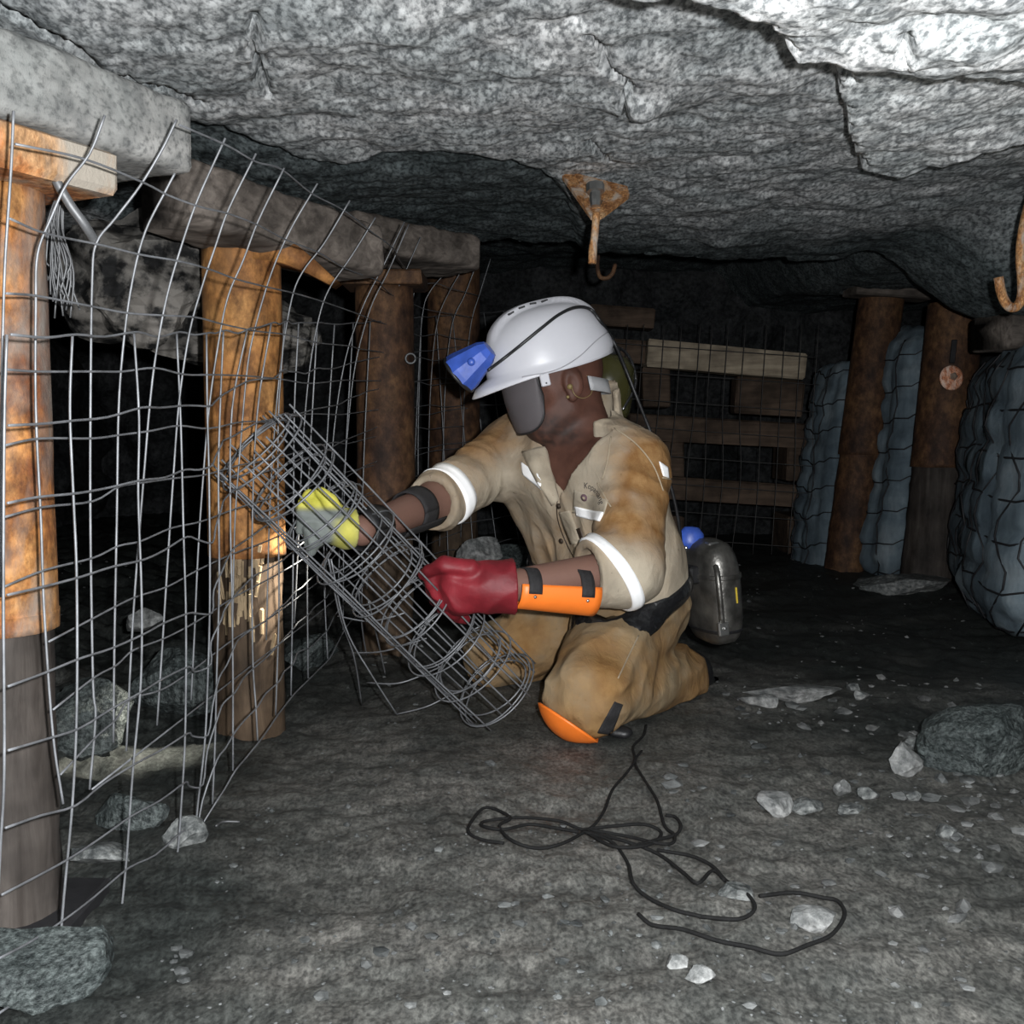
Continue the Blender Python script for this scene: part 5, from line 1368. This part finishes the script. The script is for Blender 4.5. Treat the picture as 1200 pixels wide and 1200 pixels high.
stone(560, 655, 3.35, (0.10, 0.06, 0.05), 37, m_rockp, 'pale shiny rock seen just above the red glove', 'boulder', sub=4, z=0.23)
stone(600, 690, 3.4, (0.20, 0.13, 0.15), 38, m_rockd, 'dark rock heap behind the red glove', 'boulder', sub=4, z=0.1)
# pale mottled rock hanging behind the mesh
stone(150, 300, 2.3, (0.26, 0.18, 0.16), 41, m_mottle, 'mottled pale broken rock face behind the upper mesh', 'rock_slab', sub=4, z=0.93, rough=0.2)
stone(235, 330, 2.7, (0.30, 0.15, 0.16), 42, m_mottle, 'dim mottled rock behind the mesh left of the ochre prop', 'rock_slab', sub=4, z=0.88, rough=0.2)
stone(1065, 690, 4.05, (0.20, 0.14, 0.05), 43, m_rock, 'grey rubble mound at the foot of the disc prop', 'boulder', sub=4, rough=0.12)

# gravel: thousands of chips nobody could count
gs_v = []; gs_f = []; nv_ = 0
rs = np.random.RandomState(5); bv_, bf_ = ICO[1]
N = 3800
yy = 0.9 + 4.2 * rs.rand(N) ** 1.8; xx = rs.uniform(-1.0, 1.0, N) * (0.2 + 0.55 * yy) + 0.05
keep = (np.abs(xx) < 2.0) & ~((xx < -0.42) & (yy < 3)) & ~((np.abs(xx - 0.15) < 0.33) & (np.abs(yy - 2.4) < 0.42))
xx = xx[keep]; yy = yy[keep]; zz = floor_z(xx, yy)
dens = fbm(np.stack([xx, yy, zz * 0], 1), 2.2, 3)
for x, y, z, dn in zip(xx, yy, zz, dens):
    if dn < -0.15 and rs.rand() < 0.7: continue
    s = 0.0020 + 0.0070 * rs.rand() ** 6 + (0.012 if x > 0.28 and 1.3 < y < 2.6 else 0) * rs.rand() ** 4
    q_ = bv_ * (0.6 + 0.6 * rs.rand(12 if len(bv_) == 12 else len(bv_), 1)) * np.array([s * rs.uniform(0.8, 1.8), s * rs.uniform(0.8, 1.5), s * rs.uniform(0.4, 0.8)])
    a = rs.uniform(0, 6.28); ca, sa = math.cos(a), math.sin(a)
    q_ = np.stack([q_[:, 0] * ca - q_[:, 1] * sa, q_[:, 0] * sa + q_[:, 1] * ca, q_[:, 2]], 1) + np.array([x, y, z + s * 0.15])
    gs_v.append(q_); gs_f.append(bf_ + nv_); nv_ += len(q_)
m_grav = rock_mat('gravel_stone', (0.045, 0.048, 0.048), (0.15, 0.152, 0.15), 0.3, rough=0.6, bs=0.2)
o = obj('gravel', (np.concatenate(gs_v), np.concatenate(gs_f)), m_grav, smooth=False)
tag(o, 'small grey stone chips strewn over the muddy mine floor', 'gravel', kind='stuff')

# ================================================================== BLACK ROPE ON THE FLOOR
def onfloor(px, py, lift=0.004):
    p = Pz(px, py, 0.0)
    for _ in range(3): p = Pz(px, py, floor_z(p[0], p[1])[0] + lift)
    return p
m_rope = plain('black_rope_fibre', (0.008, 0.008, 0.008), 0.85, 0, 0.3, 60, 0.3, 0.2)
rope = thing('black_rope', onfloor(685, 968), 'thin black rope lying in tangled loops on the floor', 'rope')
strands = [
 [(757, 850), (754, 862), (742, 875), (744, 890), (735, 905), (718, 925), (708, 950), (695, 968), (682, 972), (655, 962), (610, 958), (570, 962), (566, 968), (590, 972), (620, 966), (650, 970), (678, 975)],
 [(752, 880), (744, 893), (756, 915), (770, 938), (779, 968), (790, 978), (788, 988), (770, 988), (735, 980), (690, 972)],
 [(780, 955), (792, 958), (798, 968), (792, 978), (770, 984), (740, 992)],
 [(690, 972), (660, 988), (630, 994), (600, 985), (585, 968), (598, 958), (570, 946), (553, 962), (549, 975), (565, 984), (590, 988)],
 [(684, 972), (720, 968), (755, 966), (775, 976), (760, 990), (720, 992), (688, 976)],
 [(682, 974), (715, 985), (735, 1010), (742, 1035), (760, 1052), (790, 1066), (822, 1074)],
 [(684, 974), (730, 985), (770, 1000), (800, 1022), (818, 1035), (835, 1020), (850, 1032)],
 [(770, 996), (810, 1003), (835, 1015), (852, 1033), (878, 1050), (884, 1066), (865, 1077), (820, 1074)],
 [(748, 1071), (765, 1084), (800, 1089), (840, 1102), (880, 1110), (915, 1118), (945, 1108), (975, 1095), (990, 1072), (982, 1056), (965, 1052), (930, 1046), (890, 1050)]]
for s in strands:
    obj('rope_strand', tube(spline([onfloor(a, b, 0.009) for a, b in s], 5), 0.0026, 6), m_rope, rope)
kn = onfloor(727, 858, 0.012)
bl = obj('black_toggle', rock_geo(kn, (0.026, 0.018, 0.014), 77, 2, 6), m_black, base=None); tag(bl, 'black rubber lump beside the near knee pad at the rope end', 'lump')
# thin wire scrap on the floor
ws = obj('wire_scrap', tube(spline([onfloor(253, 968, 0.004), onfloor(262, 963, 0.006), onfloor(281, 963, 0.004)], 5), 0.0018, 5), m_wired); tag(ws, 'short bent wire scrap on the floor right of the mesh corner', 'wire')
tw = thing('dry_twigs', onfloor(40, 1095), 'thin dry straw twigs at the foot of the left edge prop', 'twigs')
for q_ in ([(0, 1086), (30, 1088), (62, 1083)], [(2, 1092), (35, 1100), (58, 1106)], [(10, 1102), (40, 1098), (68, 1092)]):
    obj('twig', tube(spline([onfloor(a, b, 0.02) + np.array([0.06, -0.06, 0]) for a, b in q_], 5), 0.0013, 5), m_plug, tw)
